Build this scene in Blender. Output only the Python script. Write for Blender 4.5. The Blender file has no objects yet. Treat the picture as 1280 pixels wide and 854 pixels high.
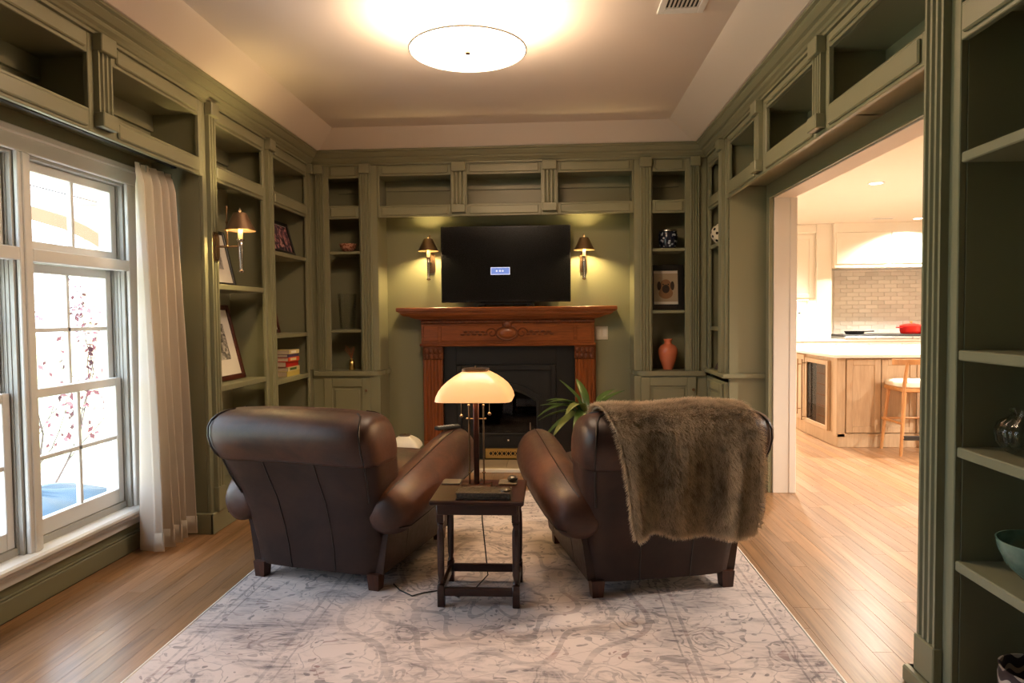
import bpy, bmesh, math, random
import numpy as np
from mathutils import Matrix, Vector, noise as mnoise

SC = bpy.context.scene
COL = SC.collection
PI = math.pi
random.seed(7)

# ------------------------------------------------------------------ camera
F_PX, YAW, PITCH, ROLL, CAM_H = 840.0, -.0603, -.0382, .0094, 1.33
def cam_axes():
    f = np.array([math.sin(YAW)*math.cos(PITCH), math.cos(YAW)*math.cos(PITCH), math.sin(PITCH)])
    r = np.array([math.cos(YAW), -math.sin(YAW), 0.0])
    d = np.cross(f, r)
    c, s = math.cos(ROLL), math.sin(ROLL)
    return c*r + s*d, -s*r + c*d, f
CR, CD, CF = cam_axes()
cam_data = bpy.data.cameras.new('camera')
cam = bpy.data.objects.new('camera', cam_data)
COL.objects.link(cam)
cam_data.sensor_width = 36.0
cam_data.lens = F_PX/1280*36
cam_data.clip_start = .05
cam.matrix_world = Matrix(((CR[0], -CD[0], -CF[0], 0), (CR[1], -CD[1], -CF[1], 0), (CR[2], -CD[2], -CF[2], CAM_H), (0, 0, 0, 1)))
SC.camera = cam

# ------------------------------------------------------------------ sky, sun, exposure
w = bpy.data.worlds.new('sky'); SC.world = w
w.use_nodes = True
bg = w.node_tree.nodes['Background']
bg.inputs[0].default_value = (.74, .86, 1.0, 1)
bg.inputs[1].default_value = SKY_STRENGTH = 7.5
sun_d = bpy.data.lights.new('sun', 'SUN'); sun_d.energy = 20; sun_d.angle = .01; sun_d.color = (1, .96, .9)
sun = bpy.data.objects.new('sun', sun_d); COL.objects.link(sun)
sun.rotation_euler = Vector((-.35, .75, -.95)).to_track_quat('-Z', 'Y').to_euler()
SC.view_settings.view_transform = 'Standard'
SC.view_settings.look = 'None'
SC.view_settings.exposure = 0.0
SC.view_settings.gamma = 1.0
SC.view_settings.use_curve_mapping = False
KITCHEN_W = 680
SC.cycles.use_denoising = True
SC.cycles.use_adaptive_sampling = False
SC.cycles.sample_clamp_indirect = 3.0
SC.cycles.denoising_input_passes = 'RGB_ALBEDO_NORMAL'
SC.cycles.denoising_prefilter = 'NONE'
SC.cycles.denoising_quality = 'HIGH'
SC.cycles.max_bounces = 8
SC.cycles.use_guiding = True
SC.cycles.caustics_reflective = False
SC.cycles.caustics_refractive = False

# ------------------------------------------------------------------ helpers: pixels to places
def at(px, py, X=None, Y=None, Z=None):
    d = CR*(px-640)/F_PX + CD*(py-427)/F_PX + CF
    if X is not None: t = X/d[0]
    elif Y is not None: t = Y/d[1]
    else: t = (Z-CAM_H)/d[2]
    return Vector((d[0]*t, d[1]*t, CAM_H+d[2]*t))

# ------------------------------------------------------------------ helpers: mesh builder
IDT = lambda u, d, z: (u, d, z)
class MB:
    def __init__(s, T=IDT): s.v = []; s.f = []; s.T = T
    def add(s, vs, fs, T=None):
        T = T or s.T
        n = len(s.v)
        s.v.extend([tuple(T(*p)) for p in vs])
        s.f.extend([tuple(i+n for i in f) for f in fs])
        return s
    def box(s, x0, x1, y0, y1, z0, z1, b=0.0, T=None):
        lo = (min(x0, x1), min(y0, y1), min(z0, z1)); hi = (max(x0, x1), max(y0, y1), max(z0, z1))
        if b <= 0:
            vs = [(X, Y, Z) for X in (lo[0], hi[0]) for Y in (lo[1], hi[1]) for Z in (lo[2], hi[2])]
            return s.add(vs, [(0, 1, 3, 2), (4, 6, 7, 5), (0, 4, 5, 1), (2, 3, 7, 6), (0, 2, 6, 4), (1, 5, 7, 3)], T)
        b = min(b, *[(hi[i]-lo[i])*.49 for i in range(3)])
        vs = []; ix = {}
        for sx in (0, 1):
            for sy in (0, 1):
                for sz in (0, 1):
                    sg = (sx, sy, sz)
                    for a in range(3):
                        p = [0, 0, 0]
                        for k in range(3):
                            ins = 0 if k == a else b
                            p[k] = hi[k]-ins if sg[k] else lo[k]+ins
                        ix[(a,)+sg] = len(vs); vs.append(tuple(p))
        fs = []
        for a in range(3):
            o = [k for k in range(3) if k != a]
            for sa in (0, 1):
                q = []
                for p_, r_ in ((0, 0), (1, 0), (1, 1), (0, 1)):
                    sg = [0, 0, 0]; sg[a] = sa; sg[o[0]] = p_; sg[o[1]] = r_
                    q.append(ix[(a,)+tuple(sg)])
                fs.append(q)
        for c in range(3):
            a, e = [k for k in range(3) if k != c]
            for sa in (0, 1):
                for se in (0, 1):
                    g0 = [0, 0, 0]; g0[a] = sa; g0[e] = se; g1 = list(g0); g1[c] = 1
                    fs.append([ix[(a,)+tuple(g0)], ix[(a,)+tuple(g1)], ix[(e,)+tuple(g1)], ix[(e,)+tuple(g0)]])
        for sx in (0, 1):
            for sy in (0, 1):
                for sz in (0, 1):
                    fs.append([ix[(a, sx, sy, sz)] for a in range(3)])
        return s.add(vs, fs, T)
    def loft(s, rings, caps=(True, True), closed=True, T=None):
        n = len(rings[0]); vs = [p for r in rings for p in r]; fs = []
        m = n if closed else n-1
        for i in range(len(rings)-1):
            for j in range(m):
                a = i*n+j; b = i*n+(j+1) % n
                fs.append((a, b, b+n, a+n))
        if closed and caps[0]: fs.append(tuple(range(n))[::-1])
        if closed and caps[1]: fs.append(tuple((len(rings)-1)*n+j for j in range(n)))
        return s.add(vs, fs, T)
    def lathe(s, prof, c=(0, 0, 0), n=24, sx=1.0, sy=1.0, caps=(True, True), T=None):
        rings = [[(c[0]+r*sx*math.cos(2*PI*j/n), c[1]+r*sy*math.sin(2*PI*j/n), c[2]+z) for j in range(n)] for r, z in prof]
        return s.loft(rings, caps, True, T)
    def cyl(s, p0, p1, r0, r1=None, n=12, caps=True, T=None):
        return s.tube([p0, p1], [r0, r0 if r1 is None else r1], n, caps, T)
    def tube(s, pts, r, n=8, caps=True, T=None, loop=False):
        P = [Vector(p) for p in pts]; k = len(P)
        R = r if isinstance(r, (list, tuple)) else [r]*k
        rings = []; prev = None
        for i in range(k):
            if loop: t = P[(i+1) % k]-P[i-1]
            else: t = P[min(i+1, k-1)]-P[max(i-1, 0)]
            if t.length < 1e-9: t = Vector((0, 0, 1))
            t.normalize()
            if prev is None:
                a = Vector((0, 0, 1)) if abs(t.z) < .9 else Vector((1, 0, 0))
                nx = t.cross(a).normalized()
            else:
                nx = prev-t*prev.dot(t)
                nx = nx.normalized() if nx.length > 1e-6 else t.orthogonal().normalized()
            prev = nx; ny = t.cross(nx)
            rings.append([tuple(P[i]+nx*R[i]*math.cos(2*PI*j/n)+ny*R[i]*math.sin(2*PI*j/n)) for j in range(n)])
        if loop:
            rings.append(rings[0])
            return s.loft(rings, (False, False), True, T)
        return s.loft(rings, (caps, caps), True, T)
    def prism(s, poly, z0, z1, T=None):
        return s.loft([[(x, y, z0) for x, y in poly], [(x, y, z1) for x, y in poly]], (True, True), True, T)
    def sphere(s, c, r, n=16, m=10, sx=1, sy=1, sz=1, T=None):
        prof = [(max(1e-4, math.sin(PI*i/m))*r, -math.cos(PI*i/m)*r*sz) for i in range(m+1)]
        return s.lathe(prof, c, n, sx, sy, T=T)
    def build(s, name, mt, parent=None, smooth=None, local=False, sub=0, fix=True):
        me = bpy.data.meshes.new(name)
        off = Vector((0, 0, 0))
        if parent is not None and not local:
            r = parent
            while r.parent is not None: r = r.parent
            off = Vector(r.location)
        vs = [(x-off[0], y-off[1], z-off[2]) for x, y, z in s.v] if off.length > 0 else s.v
        me.from_pydata(vs, [], s.f)
        if fix:
            bm = bmesh.new(); bm.from_mesh(me)
            bmesh.ops.recalc_face_normals(bm, faces=bm.faces)
            bm.to_mesh(me); bm.free()
        if smooth is not None:
            me.shade_smooth(); me.set_sharp_from_angle(angle=math.radians(smooth))
        me.materials.append(mt if not isinstance(mt, str) else MAT[mt])
        o = bpy.data.objects.new(name, me); COL.objects.link(o)
        if parent is not None: o.parent = parent
        if sub:
            md = o.modifiers.new('subdivision', 'SUBSURF'); md.levels = sub; md.render_levels = sub
        return o

def tag(o, label=None, cat=None, group=None, kind=None):
    if label: o['label'] = label
    if cat: o['category'] = cat
    if group: o['group'] = group
    if kind: o['kind'] = kind
    return o
def thing(name, loc, label, cat, rz=0.0, group=None):
    o = bpy.data.objects.new(name, None); COL.objects.link(o)
    o.location = loc; o.rotation_euler = (0, 0, rz); o.empty_display_size = .1
    return tag(o, label, cat, group)
def struct(name, loc=(0, 0, 0)):
    o = bpy.data.objects.new(name, None); COL.objects.link(o); o.location = loc
    return tag(o, kind='structure')
def bx(name, mt, parent, *a, b=0.0, T=IDT, local=False):
    return MB(T).box(*a, b=b).build(name, mt, parent, local=local)
def copy_tree(o, parent=None):
    c = o.copy(); COL.objects.link(c); c.parent = parent
    for ch in list(o.children): copy_tree(ch, c)
    return c
def srgb(r, g, b):
    f = lambda c: c/12.92 if c <= .04045 else ((c+.055)/1.055)**2.4
    return (f(r/255), f(g/255), f(b/255), 1)
# ------------------------------------------------------------------ materials
MAT = {}
class NT:
    """small node-tree helper"""
    def __init__(s, name):
        s.m = bpy.data.materials.new(name); s.m.use_nodes = True
        s.t = s.m.node_tree; s.p = s.t.nodes['Principled BSDF']; s.out = s.t.nodes['Material Output']
        MAT[name] = s.m
    def n(s, kind, **kw):
        nd = s.t.nodes.new('ShaderNode'+kind)
        for k, v in kw.items(): setattr(nd, k, v)
        return nd
    def l(s, a, b): s.t.links.new(a, b)
    def sock(s, v, inp):
        if isinstance(v, (int, float)): inp.default_value = v
        elif isinstance(v, (tuple, list)): inp.default_value = v
        else: s.l(v, inp)
    def math(s, op, a, b=0.0, c=None, clamp=False):
        nd = s.n('Math', operation=op); nd.use_clamp = clamp
        s.sock(a, nd.inputs[0]); s.sock(b, nd.inputs[1])
        if c is not None: s.sock(c, nd.inputs[2])
        return nd.outputs[0]
    def mix(s, fac, a, b, blend='MIX'):
        nd = s.n('Mix', data_type='RGBA', blend_type=blend)
        s.sock(fac, nd.inputs[0]); s.sock(a, nd.inputs[6]); s.sock(b, nd.inputs[7])
        return nd.outputs[2]
    def coord(s, scale=(1, 1, 1), kind='Object', rnd=False, loc=(0, 0, 0), rot=(0, 0, 0)):
        tc = s.n('TexCoord'); v = tc.outputs[kind]
        if rnd:
            oi = s.n('ObjectInfo'); gi = s.n('NewGeometry')
            r = s.math('ADD', oi.outputs['Random'], gi.outputs['Random Per Island'])
            s.rnd = s.math('FRACT', s.math('MULTIPLY', r, 7.31))
            cb = s.n('CombineXYZ'); 
            for i in range(3): s.l(s.math('MULTIPLY', s.rnd, (37., 91., 13.)[i]), cb.inputs[i])
            va = s.n('VectorMath', operation='ADD'); s.l(v, va.inputs[0]); s.l(cb.outputs[0], va.inputs[1]); v = va.outputs[0]
        mp = s.n('Mapping'); mp.inputs['Scale'].default_value = scale; mp.inputs['Location'].default_value = loc; mp.inputs['Rotation'].default_value = rot
        s.l(v, mp.inputs[0]); return mp.outputs[0]
    def noise(s, v, scale, detail=4, rough=.55, dist=0.0):
        nd = s.n('TexNoise'); s.l(v, nd.inputs['Vector']); nd.inputs['Scale'].default_value = scale
        nd.inputs['Detail'].default_value = detail; nd.inputs['Roughness'].default_value = rough; nd.inputs['Distortion'].default_value = dist
        return nd.outputs['Fac']
    def ramp(s, f, stops):
        nd = s.n('ValToRGB'); cr = nd.color_ramp
        while len(cr.elements) < len(stops): cr.elements.new(.5)
        for e, (p, c) in zip(cr.elements, stops):
            e.position = p; e.color = c if isinstance(c, tuple) else (c, c, c, 1)
        s.l(f, nd.inputs[0]); return nd.outputs[0]
    def bump(s, h, strength=.2, dist=.01):
        nd = s.n('Bump'); nd.inputs['Strength'].default_value = strength; nd.inputs['Distance'].default_value = dist
        s.l(h, nd.inputs['Height']); s.l(nd.outputs[0], s.p.inputs['Normal'])
    def set(s, color=None, rough=None, **kw):
        if color is not None: s.sock(color, s.p.inputs['Base Color'])
        if rough is not None: s.sock(rough, s.p.inputs['Roughness'])
        for k, v in kw.items(): s.sock(v, s.p.inputs[k.replace('_', ' ')])
        return s

def plain(name, color, rough=.5, var=.06, vs=3.0, bump=0.0, bs=60., **kw):
    """colour with slight mottling and optional fine relief"""
    m = NT(name); c = m.coord()
    k = m.noise(c, vs, 3)
    dark = tuple(max(0, x*(1-var)) for x in color[:3])+(1,); lite = tuple(min(1, x*(1+var)) for x in color[:3])+(1,)
    m.set(m.mix(k, dark, lite), rough, **kw)
    if bump: m.bump(m.noise(c, bs, 3), bump, .004)
    return m

GREEN = srgb(136, 135, 109)
m = plain('green_paint', GREEN, .36, .03, .8)
plain('wall_green', srgb(135, 134, 106), .42, .03, .8)
plain('white_paint', srgb(244, 242, 238), .35, .02, 2)
plain('cream_paint', srgb(240, 232, 216), .45, .02, 2)
plain('ceiling_plaster', srgb(232, 218, 206), .8, .03, 1.2)
plain('kitchen_plaster', srgb(242, 232, 218), .8, .02, 2.5)
plain('jamb_grey', srgb(186, 183, 176), .5, .03)
plain('black_paint', (.012, .012, .012, 1), .35, .1)
plain('black_slate', (.007, .007, .0075, 1), .4, .3, 6, .06, 80)
plain('cast_iron', (.006, .006, .006, 1), .5, .2, 10, .1, 120)
plain('firebox_dark', (.008, .007, .006, 1), .8)
plain('brass', (.72, .5, .17, 1), .32, .08, 5, Metallic=1.0)
plain('bronze', (.22, .14, .085, 1), .32, .25, 9, Metallic=1.0)
plain('bronze_shade', (.20, .125, .075, 1), .45, .15, 9, Metallic=.85)
plain('nickel', (.6, .56, .52, 1), .22, .04, 5, Metallic=1.0)
plain('candle_cream', srgb(240, 215, 165), .5, .02)
plain('hearth_stone', srgb(186, 166, 136), .5, .12, 9, .05, 60)
plain('stone_edge', srgb(225, 215, 198), .4, .05)
plain('tv_black', (.008, .008, .009, 1), .25, .02)
plain('rubber_black', (.015, .015, .015, 1), .5, .05)
plain('steel', (.55, .55, .55, 1), .3, .03, 3, Metallic=1.0)
plain('quartz', srgb(236, 226, 216), .12, .02, 3)
plain('red_enamel', (.5, .012, .008, 1), .12, .05)
plain('seat_fabric', srgb(226, 214, 196), .8, .05, 30, .15, 300)
plain('switch_white', srgb(222, 214, 200), .4, .02)
plain('paper', srgb(232, 226, 216), .7, .02)
plain('paper_edge', srgb(214, 194, 168), .8, .12, 60)
plain('coral_glaze', srgb(214, 122, 88), .18, .12, 14)
plain('leaf_green', (.055, .105, .022, 1), .38, .35, 7)
plain('leaf_pale', (.2, .22, .06, 1), .4, .3, 7)
plain('soil', (.03, .02, .015, 1), .9)
plain('terracotta_dark', (.05, .04, .035, 1), .6)
plain('cork_coaster', srgb(84, 76, 66), .6, .25, 40)
plain('copper_stick', srgb(150, 84, 46), .5, .2, 30)
plain('curtain_track', (.01, .011, .01, 1), .4)
plain('siding_cream', srgb(214, 196, 158), .7, .05, 2)
plain('cedar_beam', srgb(104, 80, 56), .6, .2, 5)
plain('patio', srgb(214, 208, 200), .8, .1, 3, .1, 30)
plain('garden_lawn', srgb(160, 170, 130), .9, .2, 8)
plain('blue_cover', srgb(74, 98, 118), .6, .15, 5)
plain('bark', (.06, .045, .04, 1), .8, .3, 12)
plain('wine_leaf', srgb(84, 44, 52), .55, .4, 9)
plain('shell_white', srgb(232, 222, 200), .5, .06)
plain('plum_book', srgb(92, 72, 110), .6, .1)
plain('red_book', srgb(176, 30, 24), .5, .1)
plain('orange_book', srgb(206, 78, 44), .55, .1)
plain('cream_book', srgb(212, 196, 150), .6, .1)
plain('straw_book', srgb(200, 178, 92), .6, .1)
plain('gold_label', (.75, .55, .22, 1), .3, .05, 5, Metallic=1.0)
plain('jamb_white', srgb(236, 226, 216), .4, .02)
plain('rug_edge', srgb(232, 224, 214), .9, .05, 20)
plain('cord_black', (.01, .01, .01, 1), .5)

def wood(name, c0, c1, rough=.4, scale=(30, 3, 30), rnd=False, bump=.08, kind='Object', **kw):
    m = NT(name); v = m.coord(scale, kind, rnd)
    a = m.noise(v, 1.0, 5, .6, .6); b = m.noise(v, 4.0, 3, .5)
    f = m.math('MULTIPLY', m.math('ADD', a, m.math('MULTIPLY', b, .5)), .72)
    col = m.ramp(f, [(.3, c0), (.52, tuple((x+y)/2 for x, y in zip(c0, c1))), (.75, c1)])
    if rnd:
        hv = m.n('HueSaturation'); m.l(col, hv.inputs['Color'])
        m.l(m.math('ADD', m.math('MULTIPLY', m.rnd, .26), .87), hv.inputs['Value'])
        m.l(m.math('ADD', m.math('MULTIPLY', m.math('FRACT', m.math('MULTIPLY', m.rnd, 5.7)),   .12), .94), hv.inputs['Saturation'])
        col = hv.outputs[0]
    m.set(col, rough, **kw); m.bump(f, bump, .002)
    return m
wood('oak_plank', srgb(100, 72, 48), srgb(168, 128, 94), .3, (30, 1.3, 30), True, .05)
wood('mantel_wood', srgb(92, 46, 20), srgb(150, 84, 40), .32, (3, 30, 30))
wood('mantel_wood_vertical', srgb(96, 48, 20), srgb(158, 88, 40), .34, (40, 40, 3))
wood('carved_wood', srgb(62, 28, 12), srgb(120, 62, 26), .4, (20, 20, 20))
wood('dark_walnut', srgb(26, 13, 10), srgb(58, 26, 18), .28, (6, 40, 40))
wood('leg_wood', srgb(44, 22, 14), srgb(84, 44, 26), .35, (30, 30, 5))
wood('island_oak', srgb(166, 136, 106), srgb(192, 164, 132), .4, (26, 26, 2.5))
wood('stool_oak', srgb(168, 114, 66), srgb(196, 142, 90), .38, (30, 30, 4))
wood('mahogany_frame', srgb(46, 16, 10), srgb(84, 34, 22), .3, (20, 20, 20))
wood('black_frame', (.008, .007, .006, 1), (.02, .017, .015, 1), .35, (20, 20, 20))

# leather: mottled brown with fine pebbling
m = NT('leather'); v = m.coord()
f = m.noise(v, 5.5, 5, .6, .4); g = m.noise(v, 38, 3)
col = m.ramp(f, [(.28, (.022, .0082, .0052, 1)), (.5, (.050, .0175, .0095, 1)), (.74, (.098, .037, .0175, 1))])
vo = m.n('TexVoronoi'); m.l(v, vo.inputs['Vector']); vo.inputs['Scale'].default_value = 160
m.set(col, m.math('ADD', m.math('MULTIPLY', g, .2), .38), Specular_IOR_Level=.5)
m.bump(m.math('ADD', m.math('MULTIPLY', vo.outputs['Distance'], .35), m.math('MULTIPLY', f, 3)), .16, .004)
m = NT('leather_piping'); m.set((.012, .006, .004, 1), .35)
m = NT('leather_back'); v = m.coord()
f = m.noise(v, 4.5, 5, .6, .4); g = m.noise(v, 38, 3)
col = m.ramp(f, [(.28, (.016, .0085, .0075, 1)), (.5, (.030, .0145, .0115, 1)), (.74, (.050, .024, .017, 1))])
m.set(col, m.math('ADD', m.math('MULTIPLY', g, .2), .36), Specular_IOR_Level=.32); m.bump(f, .12, .01)

# fabric
m = NT('curtain_linen'); v = m.coord((1, 1, 1))
wv = m.noise(m.coord((400, 400, 60)), 1, 2)
m.set(m.mix(m.noise(v, 3, 3), srgb(248, 240, 228), srgb(252, 246, 238)), .85, Sheen_Weight=.2)
tr = m.n('BsdfTranslucent'); tr.inputs[0].default_value = srgb(236, 220, 200)
mx = m.n('MixShader'); mx.inputs[0].default_value = .5
m.l(m.p.outputs[0], mx.inputs[1]); m.l(tr.outputs[0], mx.inputs[2]); m.l(mx.outputs[0], m.out.inputs[0]); m.bump(wv, .1, .001)

# fur: strand colour from a colour attribute
m = NT('fur'); a = m.n('Attribute'); a.attribute_name = 'Col'
m.set(a.outputs['Color'], .7)
tr = m.n('BsdfTranslucent'); m.l(a.outputs['Color'], tr.inputs[0]); mx = m.n('MixShader'); mx.inputs[0].default_value = .4
m.l(m.p.outputs[0], mx.inputs[1]); m.l(tr.outputs[0], mx.inputs[2]); m.l(mx.outputs[0], m.out.inputs[0])
m = plain('fur_backing', srgb(150, 130, 104), .9, .4, 12)

# glass and lamp shades
def glass(name, col=(1, 1, 1, 1), rough=0.0, clear=.9, spec=.5):
    m = NT(name); m.set(col, rough, Specular_IOR_Level=spec)
    tp = m.n('BsdfTransparent'); tp.inputs[0].default_value = col
    gl = m.n('BsdfGlossy'); gl.inputs['Roughness'].default_value = rough
    lw = m.n('LayerWeight'); lw.inputs['Blend'].default_value = .25
    mx = m.n('MixShader'); m.l(m.math('ADD', m.math('MULTIPLY', lw.outputs['Fresnel'], 2.2*(1-clear)), .02, clamp=True), mx.inputs[0])
    m.l(tp.outputs[0], mx.inputs[1]); m.l(gl.outputs[0], mx.inputs[2]); m.l(mx.outputs[0], m.out.inputs[0])
glass('window_glass', (.97, .99, 1, 1), 0, .94)
glass('clear_glass', (.98, .98, .97, 1), .02, .8)
glass('fridge_glass', (.35, .3, .25, 1), .02, .9)
glass('fire_glass', (.2, .19, .18, 1), .03, .92)
def glow(name, col, strength, base=(.9, .85, .75, 1)):
    m = NT(name); m.set(base, .4, Emission_Color=col, Emission_Strength=strength)
glow('ceiling_shade', (1, .80, .58, 1), 3.5)
glow('ceiling_diffuser', (1, .80, .58, 1), 23)
m = NT('lamp_glass_lit'); m.set((.75, .6, .4, 1), .3, Emission_Color=(1, .62, .27, 1), Emission_Strength=.3)
tr = m.n('BsdfTranslucent'); tr.inputs[0].default_value = (.30, .25, .165, 1); ad = m.n('AddShader')
m.l(m.p.outputs[0], ad.inputs[0]); m.l(tr.outputs[0], ad.inputs[1]); m.l(ad.outputs[0], m.out.inputs[0])
glow('downlight', (1, .9, .76, 1), 14)
glow('bulb', (1, .78, .45, 1), 9)
plain('lamp_glass_unlit', srgb(232, 224, 210), .3, .03)

# lacquered things with pattern
m = NT('blue_white_porcelain'); v = m.coord((1, 1, 1))
vo = m.n('TexVoronoi'); m.l(v, vo.inputs['Vector']); vo.inputs['Scale'].default_value = 34
k = m.math('LESS_THAN', m.math('ADD', vo.outputs['Distance'], m.math('MULTIPLY', m.noise(v, 60, 3), .35)), .52)
m.set(m.mix(k, (.012, .014, .03, 1), (.42, .45, .55, 1)), .15)
m = NT('floral_pink'); v = m.coord()
m.set(m.mix(m.math('GREATER_THAN', m.noise(v, 55, 4), .52), srgb(206, 150, 126), srgb(150, 88, 66)), .2)
m = NT('teal_glaze'); v = m.coord()
m.set(m.ramp(m.noise(v, 9, 5, .6, .5), [(.3, srgb(64, 92, 84)), (.55, srgb(112, 142, 126)), (.75, srgb(130, 124, 92))]), .2)
m = NT('black_white_pot'); v = m.coord(); 
sp = m.n('SeparateXYZ'); m.l(v, sp.inputs[0])
an = m.math('MULTIPLY', m.math('ARCTAN2', sp.outputs[1], sp.outputs[0]), 9)
zz = m.math('ADD', m.math('MULTIPLY', sp.outputs[2], 130), m.math('MULTIPLY', m.math('SINE', an), 1.2))
m.set(m.mix(m.math('GREATER_THAN', m.math('SINE', zz), .45), (.03, .02, .025, 1), (.5, .42, .36, 1)), .35)
m = NT('tooled_leather'); v = m.coord()
vo = m.n('TexVoronoi'); m.l(v, vo.inputs['Vector']); vo.inputs['Scale'].default_value = 90
m.set(m.mix(vo.outputs['Distance'], (.10, .08, .06, 1), (.01, .009, .008, 1)), .3); m.bump(vo.outputs['Distance'], .6, .004)

# rug: worn floral field, bands and medallions, seen through streaky wear
m = NT('rug_pile'); v = m.coord(); sp = m.n('SeparateXYZ'); m.l(v, sp.inputs[0])
warp = m.n('TexNoise'); m.l(v, warp.inputs['Vector']); warp.inputs['Scale'].default_value = 4; warp.inputs['Detail'].default_value = 3
wa = m.n('VectorMath', operation='MULTIPLY_ADD'); m.l(warp.outputs['Color'], wa.inputs[0]); wa.inputs[1].default_value = (.3, .3, 0); m.l(v, wa.inputs[2])
wv = wa.outputs[0]; ws = m.n('SeparateXYZ'); m.l(wv, ws.inputs[0])
ax = m.math('ABSOLUTE', sp.outputs[0]); ay = m.math('ABSOLUTE', sp.outputs[1])
edge = m.math('MINIMUM', m.math('SUBTRACT', 1.31, ax), m.math('SUBTRACT', 1.85, ay))
def band(x, c, wd): return m.math('LESS_THAN', m.math('ABSOLUTE', m.math('SUBTRACT', x, c)), wd)
lines = m.math('MULTIPLY', m.math('MAXIMUM', m.math('MAXIMUM', band(edge, .09, .006), band(edge, .50, .008)), m.math('MAXIMUM', band(edge, .13, .004), band(edge, .55, .004))), .55)
vor = m.n('TexVoronoi', feature='DISTANCE_TO_EDGE'); m.l(wv, vor.inputs['Vector']); vor.inputs['Scale'].default_value = 8.5
vines = m.math('LESS_THAN', vor.outputs['Distance'], .02)
vf = m.n('TexVoronoi'); m.l(wv, vf.inputs['Vector']); vf.inputs['Scale'].default_value = 3.1
rings = m.math('GREATER_THAN', m.math('SINE', m.math('MULTIPLY', vf.outputs['Distance'], 60)), .72)
rings = m.math('MULTIPLY', rings, m.math('LESS_THAN', vf.outputs['Distance'], .36))
vl = m.n('TexVoronoi'); m.l(wv, vl.inputs['Vector']); vl.inputs['Scale'].default_value = 23
leaves = m.math('LESS_THAN', vl.outputs['Distance'], .24)
cx = m.math('MULTIPLY', sp.outputs[0], 1.0); cy = m.math('MULTIPLY', sp.outputs[1], .75)
rad = m.math('SQRT', m.math('ADD', m.math('MULTIPLY', cx, cx), m.math('MULTIPLY', cy, cy)))
lob = m.math('MULTIPLY', m.math('COSINE', m.math('MULTIPLY', m.math('ARCTAN2', cy, cx), 8)), .05)
med = m.math('GREATER_THAN', m.math('SINE', m.math('MULTIPLY', m.math('ADD', rad, lob), 40)), .84)
med = m.math('MULTIPLY', med, m.math('LESS_THAN', rad, .75))
motif = m.math('MAXIMUM', m.math('MAXIMUM', lines, m.math('MULTIPLY', vines, .42)), m.math('MAXIMUM', m.math('MULTIPLY', rings, .62), m.math('MAXIMUM', m.math('MULTIPLY', leaves, .7), m.math('MULTIPLY', med, .5))))
big = m.noise(v, 2.2, 4, .6, .3)
streak = m.noise(m.coord((9, 55, 1)), 1.0, 4, .65, .5)
wear = m.math('MULTIPLY', m.ramp(big, [(.36, .35), (.52, 1.0)]), m.ramp(streak, [(.34, .3), (.52, 1.0)]))
fac = m.math('MULTIPLY', motif, wear, clamp=True)
blot = m.math('MULTIPLY', m.ramp(m.noise(m.coord((3.2, 5.5, 1)), 1.0, 6, .7, .8), [(.47, 0.), (.66, 1.)]), m.ramp(streak, [(.4, .25), (.65, 1.)]))
base = m.mix(m.noise(v, 1.3, 3), srgb(200, 181, 175), srgb(222, 206, 200))
base = m.mix(m.math('MULTIPLY', blot, 1.0), base, srgb(98, 88, 94))
tint = m.mix(m.ramp(m.noise(v, 4.2, 3), [(.55, 0.), (.7, 1.)]), srgb(84, 76, 82), srgb(128, 78, 76))
col = m.mix(m.math('MULTIPLY', fac, 1.0), base, tint)
m.set(col, .95, Sheen_Weight=.15); m.bump(m.noise(v, 300, 2), .25, .002)

# subway tile glaze
m = NT('tile_glaze'); v = m.coord((1, 1, 1), 'Object', True)
m.set(m.mix(m.rnd, srgb(206, 198, 188), srgb(232, 226, 216)), m.math('ADD', m.math('MULTIPLY', m.rnd, .12), .05)); m.bump(m.noise(v, 22, 2), .12, .01)
plain('grout', srgb(214, 206, 194), .8)

# pictures printed on paper
def print_mat(name, cols, scale, seed):
    m = NT(name); v = m.coord((1, 1, 1), 'Object', loc=(seed, seed*.7, 0))
    f = m.noise(v, scale, 6, .62, 1.2)
    m.set(m.ramp(f, cols), .35)
print_mat('sketch_print', [(.38, srgb(50, 48, 46)), (.5, srgb(130, 126, 120)), (.62, srgb(214, 208, 200))], 22, 3)
print_mat('sketch_print_soft', [(.36, srgb(90, 86, 84)), (.55, srgb(176, 172, 168)), (.7, srgb(224, 220, 214))], 16, 9)
print_mat('people_print', [(.36, srgb(26, 22, 46)), (.47, srgb(54, 40, 66)), (.55, srgb(176, 116, 122)), (.66, srgb(216, 176, 164))], 16, 5)

# TV panel message, marble of dog portrait parts
m = NT('screen_blue'); m.set((.05, .08, .25, 1), .3, Emission_Color=(.18, .27, .62, 1), Emission_Strength=1.0)
m = NT('screen_white'); m.set((.5, .5, .6, 1), .3, Emission_Color=(.75, .78, 1, 1), Emission_Strength=.9)
m = NT('tv_screen'); m.set((.006, .006, .007, 1), .16, Specular_IOR_Level=.5)
plain('dog_tan', srgb(150, 112, 78), .5, .15, 30)
plain('dog_dark', srgb(52, 36, 28), .5, .2, 30)
plain('portrait_ground', srgb(186, 168, 142), .5, .08, 12)
# ------------------------------------------------------------------ the room shell
XL, XR, YB = -2.11, 1.31, 5.80            # faces of the built-in cabinets
WXL, WXR, WYB = -2.43, 1.62, 6.12         # walls behind them
YF, KX1, KYB = -1.0, 6.5, 11.4            # wall behind the camera, far kitchen walls
LT = lambda u, d, z: (XL+d, u, z)
RT = lambda u, d, z: (XR-d, u, z)
BT = lambda u, d, z: (u, YB-d, z)
RUG = (-1.578, 1.043, 1.35, 5.03)

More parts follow.
